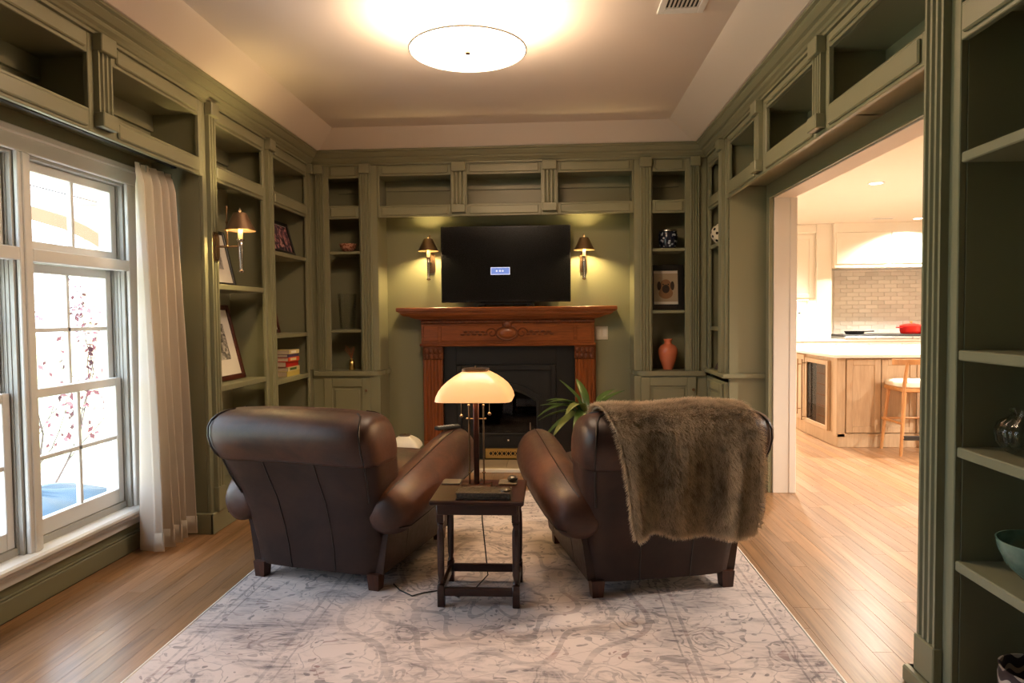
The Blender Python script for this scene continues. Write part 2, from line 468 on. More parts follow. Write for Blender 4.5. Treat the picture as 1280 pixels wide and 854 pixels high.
fl = bx('floor', 'rubber_black', None, WXL-.15, KX1+.1, YF-.1, KYB+.1, -.14, -.014); tag(fl, kind='structure')
def in_view(x, y):
    q = np.array([x, y, -CAM_H]); z = q@CF
    if z < .3: return None
    u, v = 640+F_PX*(q@CR)/z, 427+F_PX*(q@CD)/z
    return z if -10 < u < 1290 and 0 < v < 866 else None
PW = .083
LENS = (.9, 1.25, 1.6)
plank_mesh = {}
for Lp in LENS:
    me = bpy.data.meshes.new('plank')
    mb = MB().box(-PW/2+.0006, PW/2-.0006, .0006, Lp-.0006, -.016, 0)
    me.from_pydata(mb.v, [], mb.f); me.materials.append(MAT['oak_plank']); plank_mesh[Lp] = me
rng = random.Random(11)
cand = []
x = WXL+PW/2+.02
while x < KX1:
    y = YF - rng.random()*1.2
    yend = KYB if x > WXR else WYB
    while y < yend-.3:
        Lp = rng.choice(LENS)
        best = None
        for k in range(7):
            yy = y+Lp*k/6
            hid = (RUG[0] < x < RUG[1] and RUG[2] < yy < RUG[3]) or (x < XL and yy > 3.97) or (x > XR and yy < 2.4) or (XR < x < WXR+.1 and yy > 5.1) or (x > 2.85 and yy > 6.85) or (WXR < x < 1.95 and yy > 5.1) or (x < WXR and yy > 5.8)
            d = None if hid else in_view(x, yy)
            if d is not None and (best is None or d < best): best = d
        cand.append((best if best is not None else 99, x, y, Lp)); y += Lp
    x += PW
cand.sort()
rest = MB()
for i, (d, px_, py_, Lp) in enumerate(cand):
    if i < 290 and d < 50:
        o = bpy.data.objects.new('plank', plank_mesh[Lp]); COL.objects.link(o); o.location = (px_, py_, 0); o.parent = fl
    else:
        rest.box(px_-PW/2+.0006, px_+PW/2-.0006, py_+.0006, py_+Lp-.0006, -.016, 0)
o = rest.build('planks_beyond', 'oak_plank', fl); tag(o, kind='stuff')

# walls
mb = MB()
mb.box(WXL-.15, WXL, YF, 1.42, 0, 2.9).box(WXL-.15, WXL, 3.72, WYB+.15, 0, 2.9).box(WXL-.15, WXL, 1.42, 3.72, 0, .225).box(WXL-.15, WXL, 1.42, 3.72, 2.10, 2.9)
tag(mb.build('wall_left', 'wall_green'), kind='structure')
tag(bx('wall_back', 'wall_green', None, WXL, WXR, WYB, WYB+.15, 0, 2.9), kind='structure')
tag(bx('wall_front', 'wall_green', None, WXL, WXR, YF-.15, YF, 0, 2.9), kind='structure')
mb = MB(); mb.box(WXR, WXR+.14, YF, 2.5, 0, 2.9).box(WXR, WXR+.14, 5.055, KYB, 0, 2.9).box(WXR, WXR+.14, 2.5, 5.055, 2.185, 2.9)
wr = mb.build('wall_right', 'wall_green'); tag(wr, kind='structure')
# white jamb lining and green casing of the kitchen opening
mb = MB(); mb.box(WXR+.002, WXR+.15, 5.04, 5.056, 0, 2.173, b=.002).box(WXR+.115, WXR+.165, 5.034, 5.15, 0, 2.173, b=.003)
ja = mb.build('trim_3', 'jamb_white'); tag(ja, kind='structure')
mb = MB(); mb.box(WXR+.002, WXR+.15, 2.5, 5.056, 2.172, 2.188, b=.002)
tag(mb.build('trim_4', 'jamb_white'), kind='structure')
mb = MB(); mb.box(WXR-.022, WXR, 5.05, 5.15, 0, 2.18, b=.004).box(WXR-.022, WXR, 2.45, 5.15, 2.18, 2.29, b=.004)
mb.box(WXR-.034, WXR-.02, 5.046, 5.062, 0, 2.18, b=.003).box(WXR-.034, WXR-.02, 2.45, 5.062, 2.172, 2.186, b=.003)
tag(mb.build('trim_5', 'green_paint'), kind='structure')

# ceiling: low rim, sloping sides, raised flat middle
def ring(x0, x1, y0, y1, z): return [(x0, y0, z), (x1, y0, z), (x1, y1, z), (x0, y1, z)]
mb = MB(); mb.loft([ring(WXL-.15, WXR+.14, YF-.15, WYB+.15, 2.757), ring(-1.985, 1.185, YF+.3, 5.705, 2.757), ring(-1.81, .95, YF+.5, 5.53, 2.90)], (False, True))
ce = mb.build('ceiling', 'ceiling_plaster', fix=False); tag(ce, kind='structure')
tag(bx('ceiling_kitchen', 'kitchen_plaster', None, WXR+.14, KX1, 1.5, KYB, 2.74, 2.84), kind='structure')
tag(bx('wall_kitchen_back', 'cream_paint', None, WXR+.14, KX1+.1, KYB, KYB+.1, 0, 2.84), kind='structure')
tag(bx('wall_kitchen_side', 'cream_paint', None, KX1, KX1+.1, 1.5, KYB, 0, 2.84), kind='structure')
tag(bx('wall_kitchen_front', 'cream_paint', None, WXR+.14, KX1+.1, 1.4, 1.5, 0, 2.84), kind='structure')
tag(bx('wall_kitchen_left', 'cream_paint', None, WXR+.141, WXR+.148, 5.16, KYB, 0, 2.74), kind='structure')

# crown moulding around three sides, mitred
prof = [(0, 2.645), (.016, 2.645), (.016, 2.660), (.026, 2.664), (.034, 2.674), (.05, 2.684), (.056, 2.694), (.056, 2.700), (.072, 2.706), (.09, 2.724), (.096, 2.732), (.096, 2.738), (.112, 2.744), (.112, 2.7585), (0, 2.7585)]
mb = MB(); rings = []
for k in range(4):
    r = []
    for d, z in prof:
        r.append(((XL+d, YF, z), (XL+d, YB-d, z), (XR-d, YB-d, z), (XR-d, YF, z))[k])
    rings.append(r)
mb.loft(rings); tag(mb.build('trim_1', 'green_paint'), kind='structure')

# baseboard under the window, sill and casings
mb = MB(); mb.box(WXL, WXL+.02, YF, 3.99, 0, .095, b=.004).box(WXL, WXL+.013, YF, 3.99, .095, .108, b=.004)
tag(mb.build('baseboard_left', 'green_paint'), kind='structure')
mb = MB(); mb.box(WXL-.10, WXL+.065, 1.30, 3.86, .216, .25, b=.01).box(WXL, WXL+.04, 1.33, 3.83, .19, .216, b=.008).box(WXL, WXL+.022, 1.33, 3.83, .15, .19, b=.004)
tag(mb.build('trim_2', 'white_paint'), kind='structure')
mb = MB(); C0, C1 = WXL-.002, WXL+.02
mb.box(C0, C1, 1.30, 3.84, 2.10, 2.20, b=.004).box(C0, C1+.012, 1.30, 3.84, 2.172, 2.207, b=.006)
for y0, y1 in ((1.32, 1.425), (2.135, 2.215), (2.925, 3.005), (3.715, 3.83)):
    mb.box(C0, C1, y0, y1, .25, 2.10, b=.004)
    if 2 < y0 < 3.5: mb.box(C0, C1+.008, y0+.022, y1-.022, .25, 2.10, b=.004)
for y0, y1 in ((1.425, 2.135), (2.215, 2.925), (3.005, 3.715)): mb.box(C0-.03, C1, y0, y1, 1.605, 1.665, b=.004)
tag(mb.build('trim_6', 'white_paint'), kind='structure')

# windows: fixed light above, two sliding sashes below
def sash(parent, y0, y1, z0, z1, x0, x1, cols, rows, st=.045, bot=None):
    bot = bot or st
    mb = MB(); mb.box(x0, x1, y0, y0+st, z0, z1, b=.003).box(x0, x1, y1-st, y1, z0, z1, b=.003)
    mb.box(x0, x1, y0+st, y1-st, z0, z0+bot, b=.003).box(x0, x1, y0+st, y1-st, z1-st, z1, b=.003)
    sh = mb.build('sash', 'white_paint', parent)
    gy0, gy1, gz0, gz1 = y0+st, y1-st, z0+bot, z1-st; mw = .011
    for k in range(1, cols):
        yc = gy0+(gy1-gy0)*k/cols; bx('muntin', 'white_paint', sh, x0+.004, x1-.004, yc-mw, yc+mw, gz0, gz1, b=.003)
    for k in range(1, rows):
        zc = gz0+(gz1-gz0)*k/rows; bx('muntin', 'white_paint', sh, x0+.004, x1-.004, gy0, gy1, zc-mw, zc+mw, b=.003)
    xm = (x0+x1)/2
    for i in range(cols):
        for j in range(rows):
            a0, a1 = gy0+(gy1-gy0)*i/cols, gy0+(gy1-gy0)*(i+1)/cols; c0, c1 = gz0+(gz1-gz0)*j/rows, gz0+(gz1-gz0)*(j+1)/rows
            MB().add([(xm, a0, c0), (xm, a1, c0), (xm, a1, c1), (xm, a0, c1)], [(0, 1, 2, 3)]).build('pane', 'window_glass', sh, fix=False)
    return sh
for i, (y0, y1) in enumerate(((3.005, 3.715), (2.215, 2.925), (1.425, 2.135))):
    wn = struct('window_%d' % (i+1), (WXL, (y0+y1)/2, .25))
    mb = MB()
    for a in (0, 1):
        ya, yb = ((y0-.04, y0+.014) if a == 0 else (y1-.014, y1+.04))
        mb.box(WXL-.148, WXL-.004, ya, yb, .25, 2.10)
        for k in range(5):
            xx = WXL-.03-.02*k
            yy = y0+.014 if a == 0 else y1-.014
            mb.box(xx-.004, xx+.004, yy-.004, yy+.004, .26, 2.09)
    mb.box(WXL-.148, WXL-.004, y0+.014, y1-.014, 2.086, 2.10).box(WXL-.148, WXL-.03, y0+.014, y1-.014, 1.61, 1.66).box(WXL-.148, WXL-.03, y0+.014, y1-.014, .25, .285)
    mb.build('frame', 'jamb_grey', wn)
    sash(wn, y0+.018, y1-.018, 1.664, 2.084, WXL-.075, WXL-.04, 2, 1, .045)
    sash(wn, y0+.018, y1-.018, .955, 1.606, WXL-.115, WXL-.08, 2, 2, .045)
    sash(wn, y0+.018, y1-.018, .287, 1.0, WXL-.075, WXL-.04, 2, 2, .045, .08)

# ------------------------------------------------------------------ outdoors
g = bx('ground', 'garden_lawn', None, -60, WXL-.15, -40, 70, -.5, -.35); tag(g, kind='structure')
p = bx('patio', 'patio', None, -5.6, WXL-.16, -3, 9.5, -.35, -.31); tag(p, kind='structure')
# wing of the house with lapped boards and a post beside the window
HY = 7.7
wl = at(104, 400, Y=HY).x
ho = thing('house_wing', ((wl+WXL)/2, HY+.1, -.31), 'cream lap-sided wing of the house beyond the patio window', 'house')
for k in range(18):
    z = -.31+.2*k
    mb = MB(); mb.add([(wl, HY-.022, z), (WXL-.2, HY-.022, z), (WXL-.2, HY, z+.2), (wl, HY, z+.2), (wl, HY+.05, z), (WXL-.2, HY+.05, z), (WXL-.2, HY+.05, z+.2), (wl, HY+.05, z+.2)],
        [(0, 1, 2, 3), (4, 5, 6, 7), (0, 3, 7, 4), (1, 2, 6, 5), (0, 1, 5, 4), (3, 2, 6, 7)]); mb.build('siding_board', 'siding_cream', ho)
c0, c1 = at(128, 400, Y=4.9), at(139, 400, Y=4.9)
MAT['post_paint'] = plain('post_paint', srgb(150, 142, 128), .6).m
pc = thing('porch_post', ((c0.x+c1.x)/2, 4.95, -.31), 'square cream porch post standing outside the patio window', 'post')
bx('shaft', 'post_paint', pc, c0.x, c1.x+.03, 4.9, 5.03, -.31, 3.1, b=.008); bx('base', 'post_paint', pc, c0.x-.03, c1.x+.06, 4.87, 5.06, -.31, -.1, b=.01)
ab = MB(); rings = []
for q, r in ((-150, 290), (-60, 268), (0, 266), (40, 275), (80, 287), (108, 300), (132, 315)):
    a = at(q, r, Y=5.3); b = at(q, r-17, Y=5.3)
    rings.append([(a.x, 5.3, a.z), (a.x, 5.42, a.z), (b.x, 5.42, b.z), (b.x, 5.3, b.z)])
ab.loft(rings); o = ab.build('arched_beam', 'cedar_beam'); tag(o, 'curved cedar beam spanning the porch outside the upper window panes', 'beam')
a, b = at(-30, 214, Y=6.3), at(134, 256, Y=6.3)
o = MB().cyl(a, b, .008, n=6).build('utility_wire', 'bark'); tag(o, 'thin dark wire strung across the sky above the arched beam', 'wire')
# low table under a blue cover
cc = at(85, 628, Y=4.3); tz = cc.z
cv = MB(); rings = []
for k, (s, z) in enumerate(((1.06, -.305), (1.03, -.1), (1.0, tz-.1), (.97, tz-.02), (.9, tz+.02), (.5, tz+.05), (.05, tz+.06))):
    r = []
    for j in range(32):
        t = 2*PI*j/32; c_, s_ = math.cos(t), math.sin(t)
        e = (abs(c_)**6+abs(s_)**6)**(-1/6)
        wob = 1+.025*math.sin(9*t+k)
        r.append((cc.x-.30+.55*e*c_*s*wob, 4.33+.40*e*s_*s*wob, z+(.02*math.sin(5*t) if k > 1 else 0)))
    rings.append(r)
o = cv.loft(rings).build('patio_table', 'blue_cover', smooth=60); tag(o, 'patio table wrapped in a blue weather cover outside the window', 'table')
# shrub with wine-red leaves
sb = at(50, 560, Y=5.95); sroot = thing('red_shrub', (sb.x, 5.95, -.31), 'wine-red leaved shrub growing by the patio outside the window', 'shrub')
rs = random.Random(5)
st = MB(); lf = MB()
def branch(p, d, L, r, dep):
    pts = [p]; 
    for k in range(4):
        d = (d+Vector((rs.uniform(-.25, .25), rs.uniform(-.25, .25), rs.uniform(-.05, .2)))).normalized(); p = p+d*L/4; pts.append(p)
        if dep < 2 and rs.random() < .7: branch(p, (d+Vector((rs.uniform(-1, 1), rs.uniform(-.6, .6), rs.uniform(-.1, .5)))).normalized(), L*.62, r*.55, dep+1)
    st.tube(pts, [r*(1-.15*k) for k in range(5)], 5)
    if dep >= 1:
        for q in pts[1:]:
            for _ in range(2 if dep > 1 else 1):
                c = q+Vector((rs.uniform(-.05, .05), rs.uniform(-.05, .05), rs.uniform(-.05, .05))); s = rs.uniform(.022, .042)
                a_ = Vector((rs.uniform(-1, 1), rs.uniform(-1, 1), rs.uniform(-1, 1))).normalized(); b_ = a_.orthogonal().normalized()
                lf.add([c-a_*s, c+b_*s*.55, c+a_*s, c-b_*s*.55], [(0, 1, 2, 3)])
for q in range(3): branch(Vector((sb.x+rs.uniform(-.15, .15), 5.95+rs.uniform(-.1, .1), -.31)), Vector((rs.uniform(-.35, .35), rs.uniform(-.2, .2), 1)), 1.25, .012, 0)
st.build('branch', 'bark', sroot); o = lf.build('foliage', 'wine_leaf', sroot, fix=False); tag(o, kind='stuff')
# ------------------------------------------------------------------ built-in cabinets
DEP = -.318        # depth of the cases behind their face
Z_HB, Z_RT, Z_OT, Z_TR = 2.195, 2.30, 2.55, 2.652     # header bottom, lower rail top, cubby top, top rail top
def stile(T, p, u0, u1, z0, z1): return bx('stile', 'green_paint', p, u0, u1, -.024, 0, z0, z1, b=.003, T=T)
def rail(T, p, u0, u1, z0, z1, panel=True):
    r = bx('rail', 'green_paint', p, u0, u1, -.024, 0, z0, z1, b=.003, T=T)
    if panel and u1-u0 > .1:
        i = .016; h = z1-z0
        bx('raised_panel', 'green_paint', r, u0+.022, u1-.022, -.002, .014, z0+i, z1-i, b=.006, T=T)
    return r
def flutes(u0, u1, n=3, t=.026, g=.015):
    pts = [(u0, 0), (u0, t)]; w = u1-u0; fw = w*.19; gap = (w-n*fw)/(n+1)
    for k in range(n):
        a = u0+gap+k*(fw+gap)
        for j in range(7):
            th = PI*j/6; pts.append((a+fw*j/6, t-g*math.sin(th)))
    pts += [(u1, t), (u1, 0)]
    return pts
def pilaster(T, p, u0, u1, z0, z1, top=True, bottom=False, base=None, n=3):
    c = (u0+u1)/2
    pl = MB(T).prism(flutes(u0, u1, n), z0, z1).build('pilaster', 'green_paint', p)
    if top: bx('capital', 'green_paint', pl, u0-.005, u1+.005, 0, .05, 2.572, 2.652, b=.004, T=T)
    if bottom: bx('foot_block', 'green_paint', pl, u0-.005, u1+.005, 0, .05, z0, z0+.07, b=.004, T=T)
    if base: bx('plinth_block', 'green_paint', pl, u0-.006, u1+.006, 0, .034, base[0], base[1], b=.004, T=T)
    return pl
def shelf(T, p, u0, u1, z, t=.032, front=-.006, name='shelf'):
    return bx(name, 'green_paint', p, u0, u1, DEP+.012, front, z-t, z, b=.004, T=T)
def case(T, p, u0, u1, z0, z1, dividers=(), floors=(), back=True, top=True):
    if back: bx('back_panel', 'green_paint', p, u0, u1, DEP, DEP+.012, z0, z1, T=T)
    for u in dividers: bx('side_panel', 'green_paint', p, u-.011, u+.011, DEP+.012, -.024, z0, z1, T=T)
    for z in floors: bx('floor_panel', 'green_paint', p, u0, u1, DEP+.012, -.024, z-.018, z, T=T)
    # horizontal lip on the back of each cubby
    
# --- header of open cubbies above the window
h = thing('window_header_cabinet', (XL, 2.5, 2.195), 'green cabinet of open cubbies running over the white window', 'cabinet')
UH0, UH1 = .6, 3.99
case(LT, h, UH0, UH1, Z_RT-.018, Z_TR+.1, (UH0+.011, 1.29, 2.19, 3.08, UH1-.011), (Z_RT,), True)
bx('top_panel', 'green_paint', h, UH0, UH1, DEP+.012, -.024, Z_OT+.01, Z_OT+.028, T=LT)
bx('back_rail', 'green_paint', h, UH0, UH1, DEP+.012, DEP+.03, 2.46, 2.56, T=LT)
bays = ((.62, 1.22), (1.36, 2.10), (2.255, 2.993), (3.165, 3.955))
for a, b in bays:
    rail(LT, h, a, b, Z_HB, Z_RT); rail(LT, h, a, b, Z_OT, Z_TR)
edges = [UH0]+[e for bb in bays for e in bb]+[UH1]
for k in range(0, len(edges), 2): stile(LT, h, edges[k], edges[k+1], Z_HB, Z_TR)
for c in (1.29, 2.178, 3.08): pilaster(LT, h, c-.05, c+.05, 2.222, 2.652, True, True)
# curtain track under it
tr = thing('curtain_track', (-2.27, 2.6, 2.195), 'black curtain track fixed under the green header over the window', 'curtain rail')
bx('rail', 'curtain_track', tr, -2.283, -2.257, 1.3, 3.95, 2.24, 2.2815, b=.003); bx('end_cap', 'curtain_track', tr, -2.288, -2.252, 3.95, 3.962, 2.236, 2.2815, b=.003)

# --- bookcase on the window wall
lb = thing('bookcase', (XL-.15, 4.9, 0), 'green built-in bookcase of two bays beside the curtained window', 'bookcase')
U0, U1 = 3.99, YB
bx('side_panel', 'green_paint', lb, U0, U0+.024, DEP, -.0245, 0, Z_TR+.1, T=LT)
case(LT, lb, U0+.024, U1-.001, .02, Z_TR+.1, (4.93, U1-.03), ())
bx('top_panel', 'green_paint', lb, U0+.024, U1-.001, DEP+.012, -.024, Z_OT+.01, Z_OT+.028, T=LT)
bx('back_rail', 'green_paint', lb, U0+.024, U1, DEP+.012, DEP+.03, 2.46, 2.56, T=LT)
B1, B2 = (4.125, 4.845), (5.012, 5.718)
stile(LT, lb, U0, B1[0], 0, Z_TR); stile(LT, lb, B1[1], B2[0], 0, Z_TR); stile(LT, lb, B2[1], U1, 0, Z_TR)
for a, b in (B1, B2):
    rail(LT, lb, a, b, Z_HB, Z_RT); rail(LT, lb, a, b, Z_OT, Z_TR); rail(LT, lb, a, b, 0, .15, False)
    shelf(LT, lb, a-.01, b+.01, Z_RT-.002, .02, -.024); shelf(LT, lb, a-.01, b+.01, .17, .03, -.004)
shelf(LT, lb, B1[0], B1[1], 1.552, .036); shelf(LT, lb, B1[0], B1[1], .897, .036)
shelf(LT, lb, B2[0], B2[1], 1.847, .032); shelf(LT, lb, B2[0], B2[1], 1.204, .032); shelf(LT, lb, B2[0], B2[1], .852, .04)
pilaster(LT, lb, 4.03, 4.112, .13, 2.652, True, False, (.13, .28), 2); pilaster(LT, lb, 4.885, 4.975, .13, 2.652, True, False, (.13, .28), 2)
pilaster(LT, lb, 5.722, 5.748, .88, 2.652, True, False, None, 1)
mb = MB(LT); mb.box(U0-.02, U1-.024, 0, .022, 0, .13, b=.005).box(U0-.02, U0, DEP+.02, .02, 0, .13, b=.005)
mb.build('base_moulding', 'green_paint', lb)

# --- corner cabinets either side of the chimney breast, cupboard below and shelves above
def corner_cab(name, label, ua, ub, pil1, op, pil2, sh, sgn):
    c = thing(name, ((ua+ub)/2, YB+.15, 0), label, 'cabinet')
    wz0, wz1 = ((.814, .859) if sgn < 0 else (.804, .849))
    for u in (ua, ub-.022): bx('side_panel', 'green_paint', c, u, u+.022, DEP, -.024, 0, wz0, T=BT); bx('side_panel', 'green_paint', c, u, u+.022, DEP, -.024, wz1, Z_TR+.1, T=BT)
    bx('back_panel', 'green_paint', c, ua+.022, ub-.022, DEP, DEP+.012, wz1, Z_TR+.1, T=BT)
    bx('top_panel', 'green_paint', c, ua+.022, ub-.022, DEP+.012, -.024, Z_OT+.01, Z_OT+.028, T=BT)
    bx('back_rail', 'green_paint', c, op[0], op[1], DEP+.012, DEP+.03, 2.46, 2.56, T=BT)
    stile(BT, c, ua, op[0], wz1, Z_TR); stile(BT, c, op[1], ub, wz1, Z_TR)
    rail(BT, c, *op, Z_HB-.005, Z_RT); rail(BT, c, *op, Z_OT-.01, Z_TR); shelf(BT, c, op[0], op[1], Z_RT-.002, .02, -.024)
    for z in sh: shelf(BT, c, op[0], op[1], z, .026)
    pilaster(BT, c, *pil1, wz1, 2.652); pilaster(BT, c, *pil2, wz1, 2.652)
    # cupboard
    bx('cupboard_front', 'green_paint', c, ua, ub, -.024, 0, 0, wz0, T=BT)
    d0, d1 = (ua+.10, ub-.085) if sgn < 0 else (ua+.055, ub-.09)
    dr = MB(BT)
    f = .075
    dr.box(d0, d0+f, 0, .022, .14, .795, b=.004).box(d1-f, d1, 0, .022, .14, .795, b=.004).box(d0+f, d1-f, 0, .022, .795-f, .795, b=.004).box(d0+f, d1-f, 0, .022, .14, .14+f, b=.004).box(d0+f, d1-f, 0, .008, .14+f, .795-f)
    dr = dr.build('door', 'green_paint', c)
    bx('door_panel', 'green_paint', dr, d0+f+.02, d1-f-.02, .007, .02, .14+f+.02, .795-f-.02, b=.01, T=BT)
    ku = d1-.03
    MB(BT).cyl((ku, .02, .69), (ku, .045, .69), .008, .013, 12).build('knob', 'bronze', dr, smooth=40)
    mb = MB(BT).box(ua, ub, 0, .02, 0, .13, b=.005); mb.build('base_moulding', 'green_paint', c)
    return c
cl = corner_cab('corner_cabinet', 'green corner cabinet holding a glass vase and pink bowl beside fireplace', XL+.001, -1.512, (-2.052, -1.985), (-1.945, -1.675), (-1.655, -1.567), (1.907, 1.222), -1)
cr = corner_cab('corner_cabinet', 'green corner cabinet holding an orange vase and dog portrait beside fireplace', .698, XR-.001, (.750, .838), (.853, 1.128), (1.17, 1.24), (1.893, 1.366), 1)

# continuous worktops of the corner cabinets, with a rounded end towards the chimney breast
def worktop(name, label, poly, z0, z1):
    o = MB().prism(poly, z0, z1).build(name, 'green_paint'); md = o.modifiers.new('bevel', 'BEVEL'); md.width = .006; md.segments = 2; md.limit_method = 'ANGLE'
    return tag(o, label, 'worktop')
yo = YB-.03
pl = [(XL+.012, WYB-.012), (XL+.012, yo), (-1.60, yo)]
for k in range(1, 9):
    t = k/8*PI/2; pl.append((-1.60+.10*math.sin(t)+.0, yo+.16-.16*math.cos(t)))
pl += [(-1.488, yo+.2), (-1.488, WYB-.012)]
worktop('worktop', 'green worktop with rounded end between the books bay and fireplace', pl, .815, .858)
pr = [(XR-.012, WYB-.012), (XR-.012, yo), (.80, yo)]
for k in range(1, 9):
    t = k/8*PI/2; pr.append((.80-.10*math.sin(t), yo+.16-.16*math.cos(t)))
pr += [(.688, yo+.2), (.688, WYB-.012)]
worktop('worktop', 'green worktop with rounded end under the orange vase', pr, .805, .848)

# --- row of cubbies over the mantel
mh = thing('mantel_header_cabinet', (-.41, YB+.15, 2.195), 'green cabinet of three open cubbies spanning above the television', 'cabinet')
ua, ub = -1.508, .694
case(BT, mh, ua, ub, Z_RT-.018, Z_TR+.1, (-.797, -.017), (Z_RT,))
bx('top_panel', 'green_paint', mh, ua, ub, DEP+.012, -.024, Z_OT+.01, Z_OT+.028, T=BT)
bx('back_rail', 'green_paint', mh, ua, ub, DEP+.012, DEP+.03, 2.47, 2.56, T=BT)
for a, b in ((-1.49, -.868), (-.727, -.09), (.055, .682)):
    rail(BT, mh, a, b, Z_HB, Z_RT-.003); rail(BT, mh, a, b, Z_OT, Z_TR)
for a, b in ((ua, -1.49), (-.868, -.727), (-.09, .055), (.682, ub)): stile(BT, mh, a, b, Z_HB, Z_TR)
for c in (-.797, -.017): pilaster(BT, mh, c-.055, c+.055, 2.222, 2.652, True, True)

# --- narrow bookcase between corner and kitchen opening
rb = thing('bookcase', (XR+.15, 5.48, 0), 'narrow green bookcase between fireplace corner and kitchen opening', 'bookcase')
bx('side_panel', 'green_paint', rb, 5.165, 5.189, DEP, -.0245, 0, Z_TR+.1, T=RT)
bx('side_panel', 'green_paint', rb, 5.775, 5.797, DEP, -.03, 0, Z_TR+.1, T=RT)
bx('back_panel', 'green_paint', rb, 5.189, 5.775, DEP, DEP+.012, 0, Z_TR+.1, T=RT)
bx('top_panel', 'green_paint', rb, 5.189, 5.775, DEP+.012, -.024, Z_OT+.03, Z_OT+.05, T=RT)
O = (5.36, 5.735)
stile(RT, rb, 5.189, O[0], .86, Z_TR); stile(RT, rb, O[1], 5.797, .86, Z_TR)
rail(RT, rb, *O, Z_HB, Z_RT); rail(RT, rb, *O, Z_OT, Z_TR)
for z in (Z_RT-.002, 1.90, 1.225): shelf(RT, rb, O[0], O[1], z, .03)
pilaster(RT, rb, 5.215, 5.305, .88, 2.652, True, False, None, 2)
bx('cupboard_front', 'green_paint', rb, 5.189, 5.797, -.024, 0, 0, .81, T=RT)
dr = MB(RT); dr.box(5.24, 5.31, 0, .02, .14, .79, b=.004).box(5.64, 5.71, 0, .02, .14, .79, b=.004).box(5.31, 5.64, 0, .02, .72, .79, b=.004).box(5.31, 5.64, 0, .02, .14, .21, b=.004).box(5.31, 5.64, 0, .008, .21, .72)
dr = dr.build('door', 'green_paint', rb); bx('door_panel', 'green_paint', dr, 5.33, 5.62, .007, .018, .23, .70, b=.01, T=RT)
bx('base_moulding', 'green_paint', rb, 5.15, 5.774, 0, .02, 0, .13, b=.005, T=RT)
mb = MB(); mb.box(XR-.03, WXR-.026, 5.135, 5.166, .842, .876, b=.005).box(XR-.03, XR, 5.166, 5.76, .842, .876, b=.005).box(XR, WXR-.012, 5.19, 5.774, .842, .874)
mb.build('counter_ledge', 'green_paint', rb)

# --- header of cubbies over the kitchen opening
kh = thing('opening_header_cabinet', (XR, 3.8, 2.195), 'green cabinet of open cubbies running over the kitchen opening', 'cabinet')
ua, ub = 2.44, 5.163
case(RT, kh, ua, ub, Z_RT-.018, Z_TR+.1, (ua+.011, 3.375, 4.36, ub-.011), (Z_RT,))
bx('top_panel', 'green_paint', kh, ua, ub, DEP+.012, -.024, Z_OT+.03, Z_OT+.048, T=RT)
bx('back_rail', 'green_paint', kh, ua, ub, DEP+.012, DEP+.03, 2.48, 2.58, T=RT)
bays = ((2.475, 3.30), (3.462, 4.235), (4.425, 5.10))
for a, b in bays: rail(RT, kh, a, b, Z_HB, Z_RT+.015); rail(RT, kh, a, b, Z_OT+.03, Z_TR)
for a, b in ((ua, 2.475), (3.30, 3.462), (4.235, 4.425), (5.10, ub)): stile(RT, kh, a, b, Z_HB, Z_TR)
for c in (3.385, 4.345): pilaster(RT, kh, c-.05, c+.05, 2.215, 2.652, True, True)

# --- tall bookcase beside the opening
tb = thing('bookcase', (XR+.15, 1.5, 0), 'tall green bookcase with fluted pilaster beside the kitchen opening', 'bookcase')
ua, ub = .55, 2.438
bx('side_panel', 'green_paint', tb, ub-.024, ub, DEP, -.0245, 0, Z_TR+.1, T=RT)
bx('side_panel', 'green_paint', tb, ua, ua+.024, DEP, -.0245, 0, Z_TR+.1, T=RT)
bx('side_panel', 'green_paint', tb, 2.262, 2.284, DEP+.012, -.024, 0, Z_TR+.1, T=RT)
bx('back_panel', 'green_paint', tb, ua+.024, ub-.024, DEP, DEP+.012, 0, Z_TR+.1, T=RT)
bx('top_panel', 'green_paint', tb, ua+.024, ub-.024, DEP+.012, -.024, Z_OT+.03, Z_OT+.05, T=RT)
stile(RT, tb, 2.265, ub, 0, Z_TR); stile(RT, tb, 1.36, 1.50, 0, Z_TR); stile(RT, tb, ua, ua+.1, 0, Z_TR)
for a, b in ((ua+.1, 1.36), (1.50, 2.265)):
    rail(RT, tb, a, b, Z_HB, Z_RT+.015); rail(RT, tb, a, b, Z_OT+.03, Z_TR); rail(RT, tb, a, b, 0, .085, False)
    for z, t in ((Z_RT, .02), (1.842, .034), (1.205, .034), (.888, .034), (.512, .034), (.095, .03)): shelf(RT, tb, a, b, z, t)
pilaster(RT, tb, 2.318, 2.428, .07, 2.652, True, False, (.06, .19))
mb = MB(RT); mb.box(ua, ub+.03, 0, .04, 0, .06, b=.006).box(2.30, ub+.03, 0, .055, 0, .06, b=.006); mb.build('base_moulding', 'green_paint', tb)
# ------------------------------------------------------------------ fireplace
FX = -.405
hs = thing('hearth', (FX, 5.85, 0), 'pale stone hearth slab on the floor before the black fireplace', 'hearth')
for k in range(6):
    a = FX-.84+.28*k; bx('stone_tile', 'hearth_stone', hs, a+.001, a+.279, 5.655, 6.02, 0, .03, b=.002)
bx('edge_strip', 'stone_edge', hs, FX-.84, FX+.84, 5.63, 5.653, 0, .033, b=.004)

